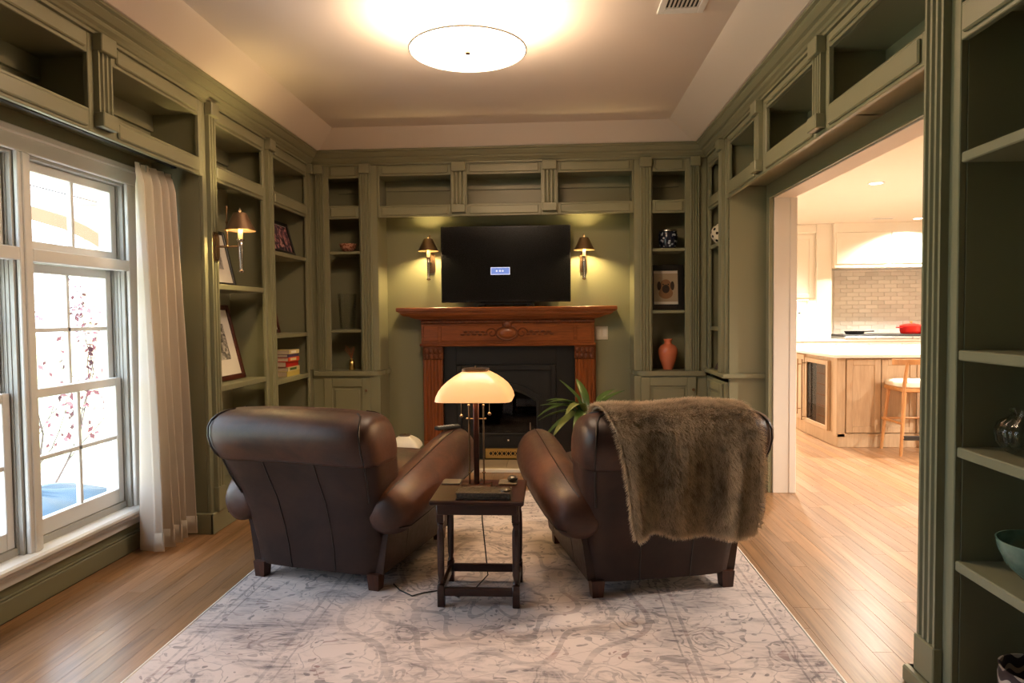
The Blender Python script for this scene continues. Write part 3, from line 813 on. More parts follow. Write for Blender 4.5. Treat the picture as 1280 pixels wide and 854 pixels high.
mp = thing('mantelpiece', (FX, 6.0, 0), 'carved brown wooden mantelpiece with fluted legs under the television', 'mantelpiece')
def ringx(x0, x1, y0, z, y1=WYB-.002): return [(x0, y0, z), (x1, y0, z), (x1, y1, z), (x0, y1, z)]
mb = MB(); a0, a1 = -1.383, .563
mb.loft([ringx(a0+.006, a1-.006, 5.886, 1.374), ringx(a0, a1, 5.88, 1.38), ringx(a0, a1, 5.88, 1.404), ringx(a0+.006, a1-.006, 5.886, 1.410)])
mb.build('shelf', 'mantel_wood', mp)
mb = MB(); pr = [(-1.19, .379, 5.972, 1.296), (-1.19, .379, 5.972, 1.302), (-1.235, .42, 5.945, 1.31), (-1.265, .45, 5.93, 1.324), (-1.28, .465, 5.925, 1.33), (-1.325, .505, 5.915, 1.336), (-1.345, .525, 5.905, 1.348), (-1.352, .532, 5.9, 1.362), (-1.37, .55, 5.892, 1.366), (-1.37, .55, 5.892, 1.374)]
mb.loft([ringx(x0, x1, y, z) for x0, x1, y, z in pr]); mb.build('cornice', 'mantel_wood', mp)
fz = bx('frieze', 'mantel_wood', mp, -1.18, .371, 5.99, WYB-.002, 1.085, 1.296, b=.003)
bx('frieze_moulding', 'mantel_wood', fz, -1.195, .386, 5.978, WYB-.002, 1.06, 1.086, b=.008)
bx('frieze_moulding', 'carved_wood', fz, -1.185, .376, 5.98, WYB-.002, 1.262, 1.294, b=.008)
bx('frieze_panel', 'mantel_wood', fz, -1.0, .19, 5.982, 5.992, 1.105, 1.245, b=.007)
for a in (-1.16, .213): bx('corner_block', 'mantel_wood', fz, a, a+.138, 5.982, 5.992, 1.105, 1.245, b=.007)
# carved leaf band under the shelf
for k in range(22):
    xx = -1.12+.068*k
    MB().sphere((xx, 5.976, 1.279), .03, 8, 6, 1, .3, .42).build('leaf_carving', 'carved_wood', fz, smooth=60)
# oval cartouche with scrolls and laurel sprays
MB().sphere((FX, 5.985, 1.176), .075, 20, 10, 1, .22, .62).build('cartouche', 'mantel_wood', fz, smooth=60)
pts = [(FX+.095*math.cos(2*PI*k/32), 5.978, 1.176+.062*math.sin(2*PI*k/32)) for k in range(32)]
MB().tube(pts, .0085, 8, loop=True).build('cartouche_rim', 'carved_wood', fz, smooth=60)
MB().sphere((FX, 5.975, 1.253), .036, 12, 8, 1.2, .5, .9).build('shell_crest', 'carved_wood', fz, smooth=60)
for s in (-1, 1):
    pts = []
    for k in range(22):
        t = k/21*2.6*PI; r = .05*(1-k/26)
        pts.append((FX+s*(.135+r*math.cos(t)), 5.98, 1.178+r*math.sin(t)))
    MB().tube(pts, .007, 6).build('scroll', 'carved_wood', fz, smooth=60)
    for k in range(9):
        xx = FX+s*(.19+.026*k)
        MB().sphere((xx, 5.982, 1.178+(.012 if k % 2 else -.012)), .02, 8, 6, 1.1, .4, .5).build('laurel_leaf', 'carved_wood', fz, smooth=60)
for a, b in ((-1.16, -.993), (.2, .367)):
    pts = []; n = 5; w_ = b-a; fw = .021; g_ = (w_-.02-n*fw)/(n-1)
    pts = [(a, 6.06), (a, 5.998)]
    for k in range(n):
        q = a+.01+k*(fw+g_)
        for j in range(6): pts.append((q+fw*j/5, 5.998+.009*math.sin(PI*j/5)))
    pts += [(b, 5.998), (b, 6.06)]
    lg = MB().prism(pts, .20, .94).build('leg', 'mantel_wood_vertical', mp)
    bx('backing', 'mantel_wood_vertical', lg, a-(.02 if a < 0 else 0), b+(.02 if a > 0 else 0), 6.05, WYB-.002, .03, 1.06, b=.003)
    bx('plinth', 'mantel_wood_vertical', lg, a-.01, b+.01, 5.988, 6.06, .031, .20, b=.006)
    cp = bx('capital', 'carved_wood', lg, a-.006, b+.006, 5.992, 6.06, .94, 1.06, b=.006)
    for r_ in range(2):
        for k in range(4):
            MB().sphere((a+.022+.041*k+(.0 if r_ else .0), 5.99, .968+.05*r_), .024, 8, 6, .8, .5, 1.1).build('acanthus_leaf', 'carved_wood', lg, smooth=60)

# slate slips and the iron insert
mb = MB(); mb.box(-.992, -.874, 6.05, WYB-.002, .031, 1.058, b=.002).box(.03, .199, 6.05, WYB-.002, .031, 1.058, b=.002).box(-.874, .03, 6.05, WYB-.002, .89, 1.058, b=.002)
sl = mb.build('slate_surround', 'black_slate'); tag(sl, 'matt black slate surround framing the iron fireplace insert', 'surround')
fi = thing('fireplace_insert', (FX-.017, 6.08, .031), 'black iron fireplace insert with arched glass door and brass grille', 'fireplace')
fx0, fx1, fc = -.872, .028, -.422
mb = MB(); mb.box(fx0, fx1, 6.06, 6.116, .031, .888, b=.003); mb.build('body', 'cast_iron', fi)
mb = MB(); mb.box(fx0, fx0+.045, 6.035, 6.06, .031, .888, b=.004).box(fx1-.045, fx1, 6.035, 6.06, .031, .888, b=.004).box(fx0+.045, fx1-.045, 6.035, 6.06, .84, .888, b=.004)
mb.build('frame', 'cast_iron', fi)
def arch(x0, x1, z0, zs, rise, n=16):
    p = [(x0, z0), (x0, zs)]
    for k in range(1, n): t = k/n; p.append((x0+(x1-x0)*t, zs+rise*math.sin(PI*t)))
    return p+[(x1, zs), (x1, z0)]
XZ = lambda u, d, z: (u, z, d)
mb = MB(); mb.prism(arch(fc-.33, fc+.33, .16, .60, .12), 6.035, 6.06, T=XZ); dr = mb.build('door', 'cast_iron', fi)
mb = MB(); mb.prism(arch(fc-.27, fc+.27, .27, .56, .10), 6.024, 6.030, T=XZ); mb.build('glass', 'fire_glass', dr)
mb = MB(); mb.prism(arch(fc-.27, fc+.27, .27, .56, .10), 6.0305, 6.034, T=XZ); mb.build('firebox', 'firebox_dark', dr)
pts = [(x, 6.03, z) for x, z in arch(fc-.28, fc+.28, .262, .565, .105)]
MB().tube(pts, .012, 8, loop=True).build('door_moulding', 'cast_iron', dr, smooth=60)
MB().sphere((-.405, 6.02, .206), .013, 12, 8).build('knob', 'nickel', dr, smooth=60)
MB().sphere((-.405, 6.034, .275-.0), .04, 16, 8, 1, .2, .42).build('badge', 'nickel', dr, smooth=60)
mb = MB(); mb.cyl((-.205, 6.02, .30), (-.205, 6.012, .37), .008, .006, 8); mb.build('handle', 'nickel', dr, smooth=60)
gr = bx('grille', 'brass', fi, FX-.212, FX+.212, 6.03, 6.06, .036, .128, b=.004)
for k in range(9):
    xx = FX-.16+.04*k
    mb = MB(); s = .014
    mb.prism([(xx-s*1.2, .084), (xx, .084-s*1.3), (xx+s*1.2, .084), (xx, .084+s*1.3)], 6.0285, 6.031, T=XZ); mb.build('slot', 'firebox_dark', gr)
for k in range(8):
    xx = FX-.14+.04*k
    for zz in (.070, .098): MB(XZ).prism([(xx+.006*math.cos(2*PI*j/8), zz+.006*math.sin(2*PI*j/8)) for j in range(8)], 6.0285, 6.031).build('slot', 'firebox_dark', gr)

# ------------------------------------------------------------------ television on the mantel
tv = thing('television', (-.413, 6.0, 1.41), 'black flat television standing on the wooden mantel', 'television')
x0, x1, z0, z1 = -.991, .165, 1.452, 2.130
bx('case', 'tv_black', tv, x0, x1, 5.985, 6.03, z0, z1, b=.005); bx('rear_housing', 'rubber_black', tv, x0+.12, x1-.12, 6.03, 6.06, z0+.05, z1-.2, b=.01)
sc = bx('screen', 'tv_screen', tv, x0+.012, x1-.012, 5.9835, 5.986, z0+.024, z1-.012)
mb = MB(); mb.box(-.546, -.374, 5.9822, 5.9832, 1.697, 1.763); mb.build('message_border', 'screen_white', sc)
bx('message_box', 'screen_blue', sc, -.541, -.379, 5.9812, 5.9822, 1.702, 1.758)
for xx, ww in ((-.492, .017), (-.462, .02), (-.437, .015)): MB(XZ).prism([(xx+ww*.5*math.cos(2*PI*j/10), 1.730+.0085*math.sin(2*PI*j/10)) for j in range(10)], 5.9806, 5.9812).build('message_text', 'screen_white', sc)
bx('neck', 'tv_black', tv, -.64, -.18, 6.0, 6.02, 1.43, 1.46, b=.003)
for xx in (-.632, -.192): bx('foot', 'tv_black', tv, xx-.032, xx+.032, 5.93, 6.075, 1.4105, 1.44, b=.006)

# ------------------------------------------------------------------ sconces
LAMP_COL = (1, .71, .30)
def sconce(loc, rz, label, watts):
    """local frame: y = -distance out of the wall, z = 0 at the arm"""
    s = thing('wall_sconce', loc, label, 'sconce', rz)
    B = lambda mb, n, mt, p, sm=50: mb.build(n, mt, p, smooth=sm, local=True)
    pl = [(-.02, -.09), (.02, -.09), (.032, -.066), (.032, .066), (.02, .09), (-.02, .09), (-.032, .066), (-.032, -.066)]
    bp = MB(lambda u, d, z: (u, -z, d)).prism(pl, 0, .012); bp = B(bp, 'backplate', 'bronze', s)
    mb = MB(lambda u, d, z: (u, -z, d)).prism([(a*.72, b*.82) for a, b in pl], .012, .02); B(mb, 'backplate_panel', 'bronze', bp)
    mb = MB(); mb.cyl((0, -.02, 0), (0, -.165, 0), .0065, n=10); mb.sphere((0, -.08, 0), .011, 10, 8); B(mb, 'arm', 'bronze', s)
    mb = MB(); mb.cyl((0, -.08, 0), (0, -.08, .235), .0055, n=10); mb.sphere((0, -.08, .15), .009, 10, 8); mb.sphere((0, -.08, .24), .008, 10, 8, sz=1.6); B(mb, 'rod', 'bronze', s)
    mb = MB().lathe([(.004, -.165), (.018, -.158), (.02, -.152), (.012, -.146), (.010, -.14), (.0155, -.02), (.0165, .02), (.011, .03), (.022, .036), (.024, .042), (.013, .046)], (0, -.165, 0), 16); st = B(mb, 'stem', 'nickel', s)
    mb = MB().lathe([(.0135, .046), (.0135, .12), (.011, .124)], (0, -.165, 0), 14); B(mb, 'candle_sleeve', 'candle_cream', st)
    mb = MB().lathe([(.003, .124), (.012, .135), (.014, .15), (.008, .17), (.001, .185)], (0, -.165, 0), 12); bl = B(mb, 'bulb', 'bulb', s)
    mb = MB().lathe([(.09, .097), (.0385, .205), (.037, .204), (.0885, .097), (.09, .097)], (0, -.165, 0), 32, caps=(False, False)); sh = B(mb, 'shade', 'bronze_shade', s)
    mb = MB().lathe([(.091, .095), (.0915, .098), (.09, .101), (.0885, .098), (.091, .095)], (0, -.165, 0), 32, caps=(False, False)); B(mb, 'shade_rim', 'brass', sh)
    mb = MB()
    for k in range(3):
        t = 2*PI*k/3; mb.cyl((0, -.165, .2), (.037*math.cos(t), -.165+.037*math.sin(t), .202), .0022, n=6)
    mb.lathe([(.002, .19), (.008, .2), (.005, .21), (.01, .218), (.004, .23), (.001, .238)], (0, -.165, 0), 12); B(mb, 'finial', 'nickel', sh)
    ld = bpy.data.lights.new('sconce_light', 'POINT'); ld.energy = watts; ld.color = LAMP_COL; ld.shadow_soft_size = .024
    lo = bpy.data.objects.new('sconce_light', ld); COL.objects.link(lo); lo.parent = s; lo.location = (0, -.165, .148)
    lo.visible_camera = True
    return s
SCW = 62
sconce((-1.098, WYB-.003, 1.815), 0, 'bronze candle sconce with cone shade lit between cabinet books and television', SCW)
sconce((.283, WYB-.003, 1.805), 0, 'bronze candle sconce with cone shade lit above the light switch', SCW)
sconce((XL+.022, 4.072, 1.775), PI/2, 'bronze candle sconce with cone shade mounted on the bookcase near the curtain', SCW*.6)

sw = thing('light_switch', (.443, WYB-.003, 1.166), 'off-white double light switch on green wall beside the mantel', 'switch')
bx('plate', 'switch_white', sw, .386, .5, WYB-.010, WYB-.002, 1.106, 1.228, b=.003)
for q in (.415, .471): bx('rocker', 'paper', sw, q-.017, q+.017, WYB-.014, WYB-.010, 1.133, 1.2, b=.002)

# ------------------------------------------------------------------ ceiling light and vent
CLX, CLY, CLR = -.430, 3.537, .306
cl_ = thing('ceiling_light', (CLX, CLY, 2.9), 'glowing round drum ceiling light in the middle of the tray', 'ceiling light')
MB().lathe([(CLR, 2.712), (CLR, 2.805), (CLR-.003, 2.805), (CLR-.003, 2.712), (CLR, 2.712)], (CLX, CLY, 0), 64, caps=(False, False)).build('shade', 'ceiling_shade', cl_, smooth=40)
MB().lathe([(CLR-.004, 2.72), (CLR-.004, 2.717), (.005, 2.716)], (CLX, CLY, 0), 64, caps=(False, True)).build('diffuser', 'ceiling_diffuser', cl_, smooth=40)
MB().lathe([(CLR+.002, 2.709), (CLR+.003, 2.715), (CLR-.006, 2.715), (CLR-.005, 2.709), (CLR+.002, 2.709)], (CLX, CLY, 0), 64, caps=(False, False)).build('shade_rim', 'paper', cl_, smooth=40)
MB().lathe([(.002, 2.694), (.014, 2.696), (.016, 2.702), (.012, 2.716)], (CLX, CLY, 0), 20).build('finial', 'bronze', cl_, smooth=50)
MB().lathe([(.012, 2.72), (.012, 2.87), (.07, 2.875), (.075, 2.899)], (CLX, CLY, 0), 24).build('canopy', 'paper', cl_, smooth=50)
for k in range(3):
    t = 2*PI*k/3+.4
    ld = bpy.data.lights.new('drum_bulb', 'POINT'); ld.energy = 24; ld.color = (1, .74, .50); ld.shadow_soft_size = .03
    lo = bpy.data.objects.new('drum_bulb', ld); COL.objects.link(lo); lo.parent = cl_; lo.location = (.12*math.cos(t), .12*math.sin(t), -.14)
vt = thing('ceiling_vent', (.67, 3.5, 2.9), 'white slotted air vent set in the ceiling', 'vent')
vx0, vx1, vy0, vy1 = .553, .79, 3.22, 3.60
mb = MB(); mb.box(vx0, vx0+.035, vy0, vy1, 2.89, 2.901, b=.003).box(vx1-.035, vx1, vy0, vy1, 2.89, 2.901, b=.003).box(vx0+.035, vx1-.035, vy0, vy0+.05, 2.89, 2.901, b=.003).box(vx0+.035, vx1-.035, vy1-.06, vy1, 2.89, 2.901, b=.003)
mb.build('frame', 'white_paint', vt); bx('duct', 'firebox_dark', vt, vx0+.035, vx1-.035, vy0+.05, vy1-.06, 2.8975, 2.8995)
for k in range(8):
    q = vx0+.047+.0205*k
    MB().add([(q, vy0+.05, 2.8905), (q+.011, vy0+.05, 2.8965), (q+.011, vy1-.06, 2.8965), (q, vy1-.06, 2.8905), (q-.002, vy0+.05, 2.891), (q+.009, vy0+.05, 2.897), (q+.009, vy1-.06, 2.897), (q-.002, vy1-.06, 2.891)], [(0, 1, 2, 3), (4, 5, 6, 7), (0, 4, 7, 3), (1, 5, 6, 2)]).build('slat', 'white_paint', vt)
# ------------------------------------------------------------------ rug
RZ = .012
rg = thing('area_rug', ((RUG[0]+RUG[1])/2, (RUG[2]+RUG[3])/2, 0), 'faded grey and pink floral rug under the armchairs', 'rug')
bx('pile', 'rug_pile', rg, RUG[0]+.012, RUG[1]-.012, RUG[2]+.012, RUG[3]-.012, .0005, RZ, b=.003)
MB().tube([(RUG[0]+.008, RUG[2]+.008, .0075), (RUG[1]-.008, RUG[2]+.008, .0075), (RUG[1]-.008, RUG[3]-.008, .0075), (RUG[0]+.008, RUG[3]-.008, .0075)], .0072, 8, loop=True).build('edge_binding', 'rug_edge', rg, smooth=60)

# ------------------------------------------------------------------ leather armchairs
def selring(hw, yr, yf, z, n=56, e=5.0, crown=0.0):
    yc, hd = (yr+yf)/2, (yf-yr)/2; r = []
    for j in range(n):
        t = 2*PI*(j+.5)/n; c, s = math.cos(t), math.sin(t)
        k = (abs(c)**e+abs(s)**e)**(-1/e)
        x, y = hw*k*c, yc+hd*k*s
        r.append((x, y, z-crown*(x/hw)**2))
    return r
BACK = [(.072, .356, .002, .30), (.18, .365, -.012, .29), (.30, .376, -.04, .27), (.45, .394, -.09, .235), (.56, .418, -.148, .185), (.64, .428, -.185, .155), (.67, .431, -.198, .145)]
ROLL_ = [(.646, .428, -.192, .14), (.658, .436, -.207, .142), (.68, .441, -.220, .138), (.72, .446, -.244, .128), (.77, .448, -.260, .108), (.815, .445, -.258, .080), (.845, .438, -.238, .050), (.866, .426, -.206, .020), (.881, .405, -.166, -.012), (.888, .37, -.13, -.04)]
ARM = [(.39, -.045, .385, .02, .02), (.398, -.04, .386, .062, .065), (.408, -.02, .39, .092, .098), (.425, .04, .40, .112, .122), (.438, .2, .432, .120, .136), (.445, .4, .468, .126, .148), (.445, .6, .50, .129, .156), (.44, .74, .512, .129, .158), (.437, .82, .512, .124, .152), (.435, .86, .508, .107, .13), (.434, .88, .505, .07, .09), (.434, .887, .505, .02, .02)]
def armchair(loc, ang, label):
    ch = thing('leather_armchair', (loc[0], loc[1], RZ+.0006), label, 'armchair', math.radians(ang), 'leather armchairs')
    B = lambda mb, n, mt, p=ch, sm=50: mb.build(n, mt, p, smooth=sm, local=True)
    # base with sides
    B(MB().loft([selring(hw, y0, y1, z, 48, 9) for z, hw, y0, y1 in ((.072, .352, .012, .84), (.09, .36, .005, .85), (.28, .375, .0, .86), (.42, .39, .02, .86), (.44, .385, .03, .85))]), 'base', 'leather_back')
    ob = B(MB().loft([selring(h_, a, b, z) for z, h_, a, b in BACK]), 'outer_back', 'leather_back')
    hr = B(MB().loft([selring(h_, a, b, z, crown=.012) for z, h_, a, b in ROLL_]), 'head_roll', 'leather')
    # seams of the outer back panels
    for xs in (-.125, .125):
        B(MB().tube([(xs*(1+.2*(z-.1)), a-.0005, z) for z, h_, a, b in BACK], .0035, 6), 'seam', 'leather_piping', ob)
    for z, (h_, a, b) in ((.655, (.433, -.199, .14)),):
        pts = [(p[0], p[1], z) for p in selring(h_*1.004, a-.002, b, z)]
        B(MB().tube(pts, .004, 6, loop=True), 'seam', 'leather_piping', hr)
    for s in (-1, 1):
        for ky in (-.86, .86):
            pts = []
            for z, h_, a, b in BACK[3:-1]+ROLL_[1:]:
                yc, hd = (a+b)/2, (b-a)/2
                pts.append((s*h_*.905, yc+hd*ky*1.01, z-.012*.8*(1 if z > .67 else 0)+(.003 if z > .9 else 0)))
            if ky > 0: pts = [p for p in pts]
            B(MB().tube(pts, .0045, 6), 'piping', 'leather_piping', hr)
        rings = []
        for x, y, z, rx, rz_ in ARM:
            rings.append([(s*(x+rx*math.cos(2*PI*j/28)), y+.0, z+rz_*math.sin(2*PI*j/28)) for j in range(28)])
        ar = B(MB().loft(rings), 'arm', 'leather', sm=70)
        B(MB().tube([(s*(x+rx*.15), y, z+rz_*.995) for x, y, z, rx, rz_ in ARM[2:-2]], .0028, 6), 'seam', 'leather_piping', ar)
        B(MB().tube([(s*(x+rx*.80*1.0), y, z-rz_*.61) for x, y, z, rx, rz_ in ARM[2:-2]], .0035, 6), 'seam', 'leather_piping', ar)
        sp_ = B(MB().loft([[(s*(.30), .03, z), (s*(xo), .03, z), (s*(xo+.004), .44, z), (s*xo, .845, z), (s*.30, .845, z)] for z, xo in ((.075, .368), (.25, .392), (.40, .43), (.46, .44))]), 'side_panel', 'leather_back', sm=30)
        for yy in (.26, .50, .70): B(MB().tube([(s*(.369), yy, .08), (s*.394, yy, .25), (s*.43, yy, .39)], .0032, 6), 'seam', 'leather_piping', sp_)
        B(MB().loft([selring(h_, .805, b, z, 24, 6) for z, h_, b in ((.10, .055, .85), (.5, .06, .86))]), 'front_post', 'leather_back') if False else None
    B(MB().loft([selring(h_, a, b, z, 40, 6) for z, h_, a, b in ((.40, .31, .14, .84), (.42, .325, .12, .875), (.47, .33, .12, .885), (.51, .32, .13, .875), (.525, .29, .16, .84))]), 'seat_cushion', 'leather')
    for lx in (-.325, .325):
        for ly in (.035, .80):
            B(MB().loft([[(lx-w_, ly-w_, z), (lx+w_, ly-w_, z), (lx+w_, ly+w_, z), (lx-w_, ly+w_, z)] for z, w_ in ((0, .026), (.08, .032))]), 'leg', 'leg_wood', sm=20)
    return ch
LC = armchair((-1.187, 3.21), -14.0, 'brown leather club armchair with a remote on its arm')
RC = armchair((.522, 3.165), 13.2, 'brown leather club armchair with a fur throw over its back')

# remote control lying on the arm of the bare chair
rm_l = Matrix.Rotation(math.radians(-14), 4, 'Z')@Vector((.42, .72, .675))
rm = thing('remote_control', (LC.location.x+rm_l.x, LC.location.y+rm_l.y, RZ+.672), 'black remote control lying on the leather chair arm', 'remote', math.radians(-52))
mb = MB().box(-.023, .023, -.075, .075, 0, .02, b=.005); mb.build('case', 'rubber_black', rm, local=True)
for i in range(3):
    for j in range(6): MB().box(-.014+.011*i, -.006+.011*i, -.06+.018*j, -.050+.018*j, .0195, .0215, b=.0008).build('button', 'jamb_grey', rm, local=True)

# fur throw over the other chair's back
ft = thing('fur_throw', RC.location, 'shaggy brown faux fur throw draped over the back of the leather armchair', 'throw', math.radians(13.2))
PROF = [(.205, .60), (.170, .69), (.136, .77), (.088, .84), (.025, .884), (-.05, .904), (-.12, .910), (-.19, .894), (-.240, .864), (-.270, .824), (-.283, .77), (-.285, .69), (-.280, .60), (-.273, .52), (-.267, .45), (-.263, .415), (-.262, .39)]
pl_ = [0]
for a, b in zip(PROF, PROF[1:]): pl_.append(pl_[-1]+math.hypot(b[0]-a[0], b[1]-a[1]))
def prof_at(t):
    L = t*pl_[-1]
    for k in range(len(PROF)-1):
        if L <= pl_[k+1] or k == len(PROF)-2:
            q = (L-pl_[k])/(pl_[k+1]-pl_[k]); a, b = PROF[k], PROF[k+1]
            return a[0]+(b[0]-a[0])*q, a[1]+(b[1]-a[1])*q
def throw_pt(s, t):
    hang = max(0, (t-.55)/.45)
    xl = -.338+.085*hang**1.3+.008*math.sin(11*t); xr = .318-.012*hang+.006*math.sin(9*t)
    x = xl+(xr-xl)*s
    tt = t*(1-.0*s)
    y, z = prof_at(min(1, tt))
    z += hang*(.020*math.sin(5.2*s+.6)+.012*math.sin(13*s)) + (.006*math.sin(9*s+4*t) if .2 < t < .6 else 0)
    y -= (.014+.02*hang)*(.5+.5*math.sin(17*s+2.2*t))*min(1, max(0, (t-.3)*3))+.006*math.sin(31*s+5*t)*hang
    y -= .03*hang*math.exp(-((s-.0)/.07)**2)
    z -= .02*hang*math.exp(-((s-.06)/.08)**2)
    return Vector((x, y, z-.010*((x)/.4)**2*(1-hang)))
NS, NT_ = 60, 90
mb = MB(); rows = [[tuple(throw_pt(i/NS, j/NT_)) for i in range(NS+1)] for j in range(NT_+1)]
mb.loft(rows, closed=False); cl_o = mb.build('cloth', 'fur_backing', ft, smooth=70, local=True)
md = cl_o.modifiers.new('thickness', 'SOLIDIFY'); md.thickness = .012; md.offset = 0
rf = random.Random(3)
fv, ff, fc_ = [], [], []
for k in range(56000):
    edge = k < 7000
    if edge:
        q = rf.random()
        s, t = (rf.choice((.0, 1.0)), rf.random()) if q < .62 else (rf.random(), 1.0)
    else:
        s, t = rf.random(), .12+.88*rf.random()
    p = throw_pt(s, t); e = .01
    ps = throw_pt(min(1, s+e), t)-throw_pt(max(0, s-e), t); pt = throw_pt(s, min(1, t+e))-throw_pt(s, max(0, t-e))
    nrm = ps.cross(pt)
    if nrm.length < 1e-9: continue
    nrm.normalize(); pt.normalize(); ps.normalize()
    if nrm.y > 0 and t > .5: nrm = -nrm
    if t <= .5 and nrm.z < 0: nrm = -nrm
    clump = mnoise.noise(Vector((s*30, t*34, 1.7)))
    d = nrm*rf.uniform(.35, .8)+pt*(.55+.3*clump)+ps*(rf.uniform(-.45, .45)+.6*clump)
    if edge: d += ps*(1.2 if s > .5 else -1.2)*(1 if q < .62 else 0)+(pt*.8 if q >= .62 else Vector((0, 0, 0)))
    d.normalize(); L = rf.uniform(.018, .04); wd = ps.cross(d).cross(d)
    wv_ = ps*.0011
    b0 = p+nrm*.005; m_ = b0+d*L*.55+nrm*.002; tip = b0+d*L+Vector((0, 0, -.003))
    n0 = len(fv); fv += [b0-wv_, b0+wv_, m_+wv_*.7, m_-wv_*.7, tip]; ff += [(n0, n0+1, n0+2, n0+3), (n0+3, n0+2, n0+4)]
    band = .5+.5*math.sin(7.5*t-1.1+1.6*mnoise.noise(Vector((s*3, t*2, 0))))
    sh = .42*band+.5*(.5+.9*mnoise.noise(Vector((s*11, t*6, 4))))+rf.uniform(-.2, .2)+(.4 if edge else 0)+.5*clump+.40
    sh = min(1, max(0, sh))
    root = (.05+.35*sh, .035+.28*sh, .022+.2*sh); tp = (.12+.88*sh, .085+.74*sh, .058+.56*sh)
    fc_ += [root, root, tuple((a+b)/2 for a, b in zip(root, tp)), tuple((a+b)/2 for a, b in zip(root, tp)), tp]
me = bpy.data.meshes.new('fur'); me.from_pydata([tuple(v) for v in fv], [], ff)
ca = me.color_attributes.new('Col', 'FLOAT_COLOR', 'POINT')
ca.data.foreach_set('color', np.array([c+(1.0,) for c in fc_], dtype=np.float32).ravel())
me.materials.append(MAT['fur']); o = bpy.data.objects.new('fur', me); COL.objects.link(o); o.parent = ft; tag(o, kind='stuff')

# ------------------------------------------------------------------ side table between the chairs
tb_ = thing('side_table', (-.345, 3.13, RZ+.0006), 'small dark wooden side table carrying the lit lamp', 'table')
tx0, tx1, ty0, ty1 = -.553, -.132, 2.925, 3.325; TZ = .512
bx('top', 'dark_walnut', tb_, tx0, tx1, ty0, ty1, TZ-.022, TZ, b=.005)
mb = MB(); mb.box(tx0+.03, tx1-.03, ty0+.03, ty0+.048, TZ-.072, TZ-.022, b=.003).box(tx0+.03, tx1-.03, ty1-.048, ty1-.03, TZ-.072, TZ-.022, b=.003).box(tx0+.03, tx0+.048, ty0+.048, ty1-.048, TZ-.072, TZ-.022, b=.003).box(tx1-.048, tx1-.03, ty0+.048, ty1-.048, TZ-.072, TZ-.022, b=.003)
mb.build('apron', 'dark_walnut', tb_)
for lx in (tx0+.04, tx1-.04):
    for ly in (ty0+.06, ty1-.045):
        mb = MB(); w_ = .0165
        mb.box(lx-w_, lx+w_, ly-w_, ly+w_, RZ+.0006, .115, b=.003).box(lx-w_, lx+w_, ly-w_, ly+w_, .40, TZ-.022, b=.003)
        mb.lathe([(.010, .112), (.0165, .122), (.011, .135), (.0155, .16), (.0165, .30), (.0155, .36), (.011, .38), (.0165, .392), (.010, .402)], (lx, ly, 0), 14)
        mb.build('leg', 'dark_walnut', tb_, smooth=40)
for ly in (ty0+.06, ty1-.045): bx('stretcher', 'dark_walnut', tb_, tx0+.055, tx1-.055, ly-.011, ly+.011, .062, .10, b=.004)
for lx in (tx0+.04, tx1-.04): bx('stretcher', 'dark_walnut', tb_, lx-.010, lx+.010, ty0+.075, ty1-.06, .062, .10, b=.004)

def table_lamp(loc, label, glass_mat, lit, sc_=1.0, watts=8):
    t = thing('table_lamp', loc, label, 'lamp'); t.scale = (sc_,)*3
    B = lambda mb, n, mt, p=t, sm=45: mb.build(n, mt, p, smooth=sm, local=True)
    bs = B(MB().box(-.088, .088, -.062, .062, 0, .012, b=.003).box(-.07, .07, -.048, .048, .012, .026, b=.004), 'base', 'dark_walnut')
    B(MB().box(-.0125, .0125, -.0125, .0125, .026, .50, b=.003), 'column', 'dark_walnut')
    for s in (-1, 1):
        rd = B(MB().cyl((s*.034, 0, .026), (s*.034, 0, .395), .0042, n=10).sphere((s*.034, 0, .398), .0065, 10, 8).sphere((s*.034, 0, .08), .009, 10, 8, sz=.5), 'rod', 'bronze')
        B(MB().cyl((s*.0125, 0, .335), (s*.042, 0, .335), .0028, n=8).sphere((s*.044, 0, .335), .005, 8, 6), 'cross_bar', 'bronze')
        B(MB().cyl((s*.066, -.03, .36+(.01 if s > 0 else 0)), (s*.066, -.03, .45), .0013, n=6).sphere((s*.066, -.03, .352+(.01 if s > 0 else 0)), .0085, 10, 8), 'pull_chain', 'bronze')
    SH = [(.432, .176, .166), (.452, .172, .161), (.474, .162, .151), (.497, .146, .137), (.518, .124, .117), (.538, .097, .092), (.554, .070, .067), (.563, .052, .05)]
    outer = [[(p[0], p[1], z) for p in selring(hw, -hd, hd, z, 64, 9)] for z, hw, hd in SH]
    inner = [[(p[0]*.975, p[1]*.975, p[2]-.002) for p in r] for r in outer]
    sh = B(MB().loft(inner[::-1]+outer, (False, False)), 'shade', glass_mat, sm=35)
    B(MB().loft([[(p[0], p[1], z) for p in selring(hw, -hd, hd, z, 40, 6)] for z, hw, hd in ((.560, .058, .054), (.566, .062, .058), (.573, .060, .056), (.577, .03, .03))]), 'shade_cap', 'bronze', sh)
    B(MB().lathe([(.003, .573), (.008, .578), (.005, .583), (.001, .586)], (0, 0, 0), 12), 'finial', 'bronze', sh)
    for s in (-1, 1): B(MB().cyl((s*.0125, 0, .47), (s*.045, 0, .478), .012, n=10).sphere((s*.075, 0, .482), .026, 12, 8), 'bulb', 'bulb' if lit else 'lamp_glass_unlit')
    if lit:
        for s in (-1, 1):
            ld = bpy.data.lights.new('lamp_light', 'POINT'); ld.energy = watts/2; ld.color = (1, .67, .35); ld.shadow_soft_size = .033
            lo = bpy.data.objects.new('lamp_light', ld); COL.objects.link(lo); lo.parent = t; lo.location = (s*.075, 0, .482)
    return t
table_lamp((-.362, 3.135, TZ), 'lit table lamp with glowing amber glass shade on dark side table', 'lamp_glass_lit', True, 1.0, 26)
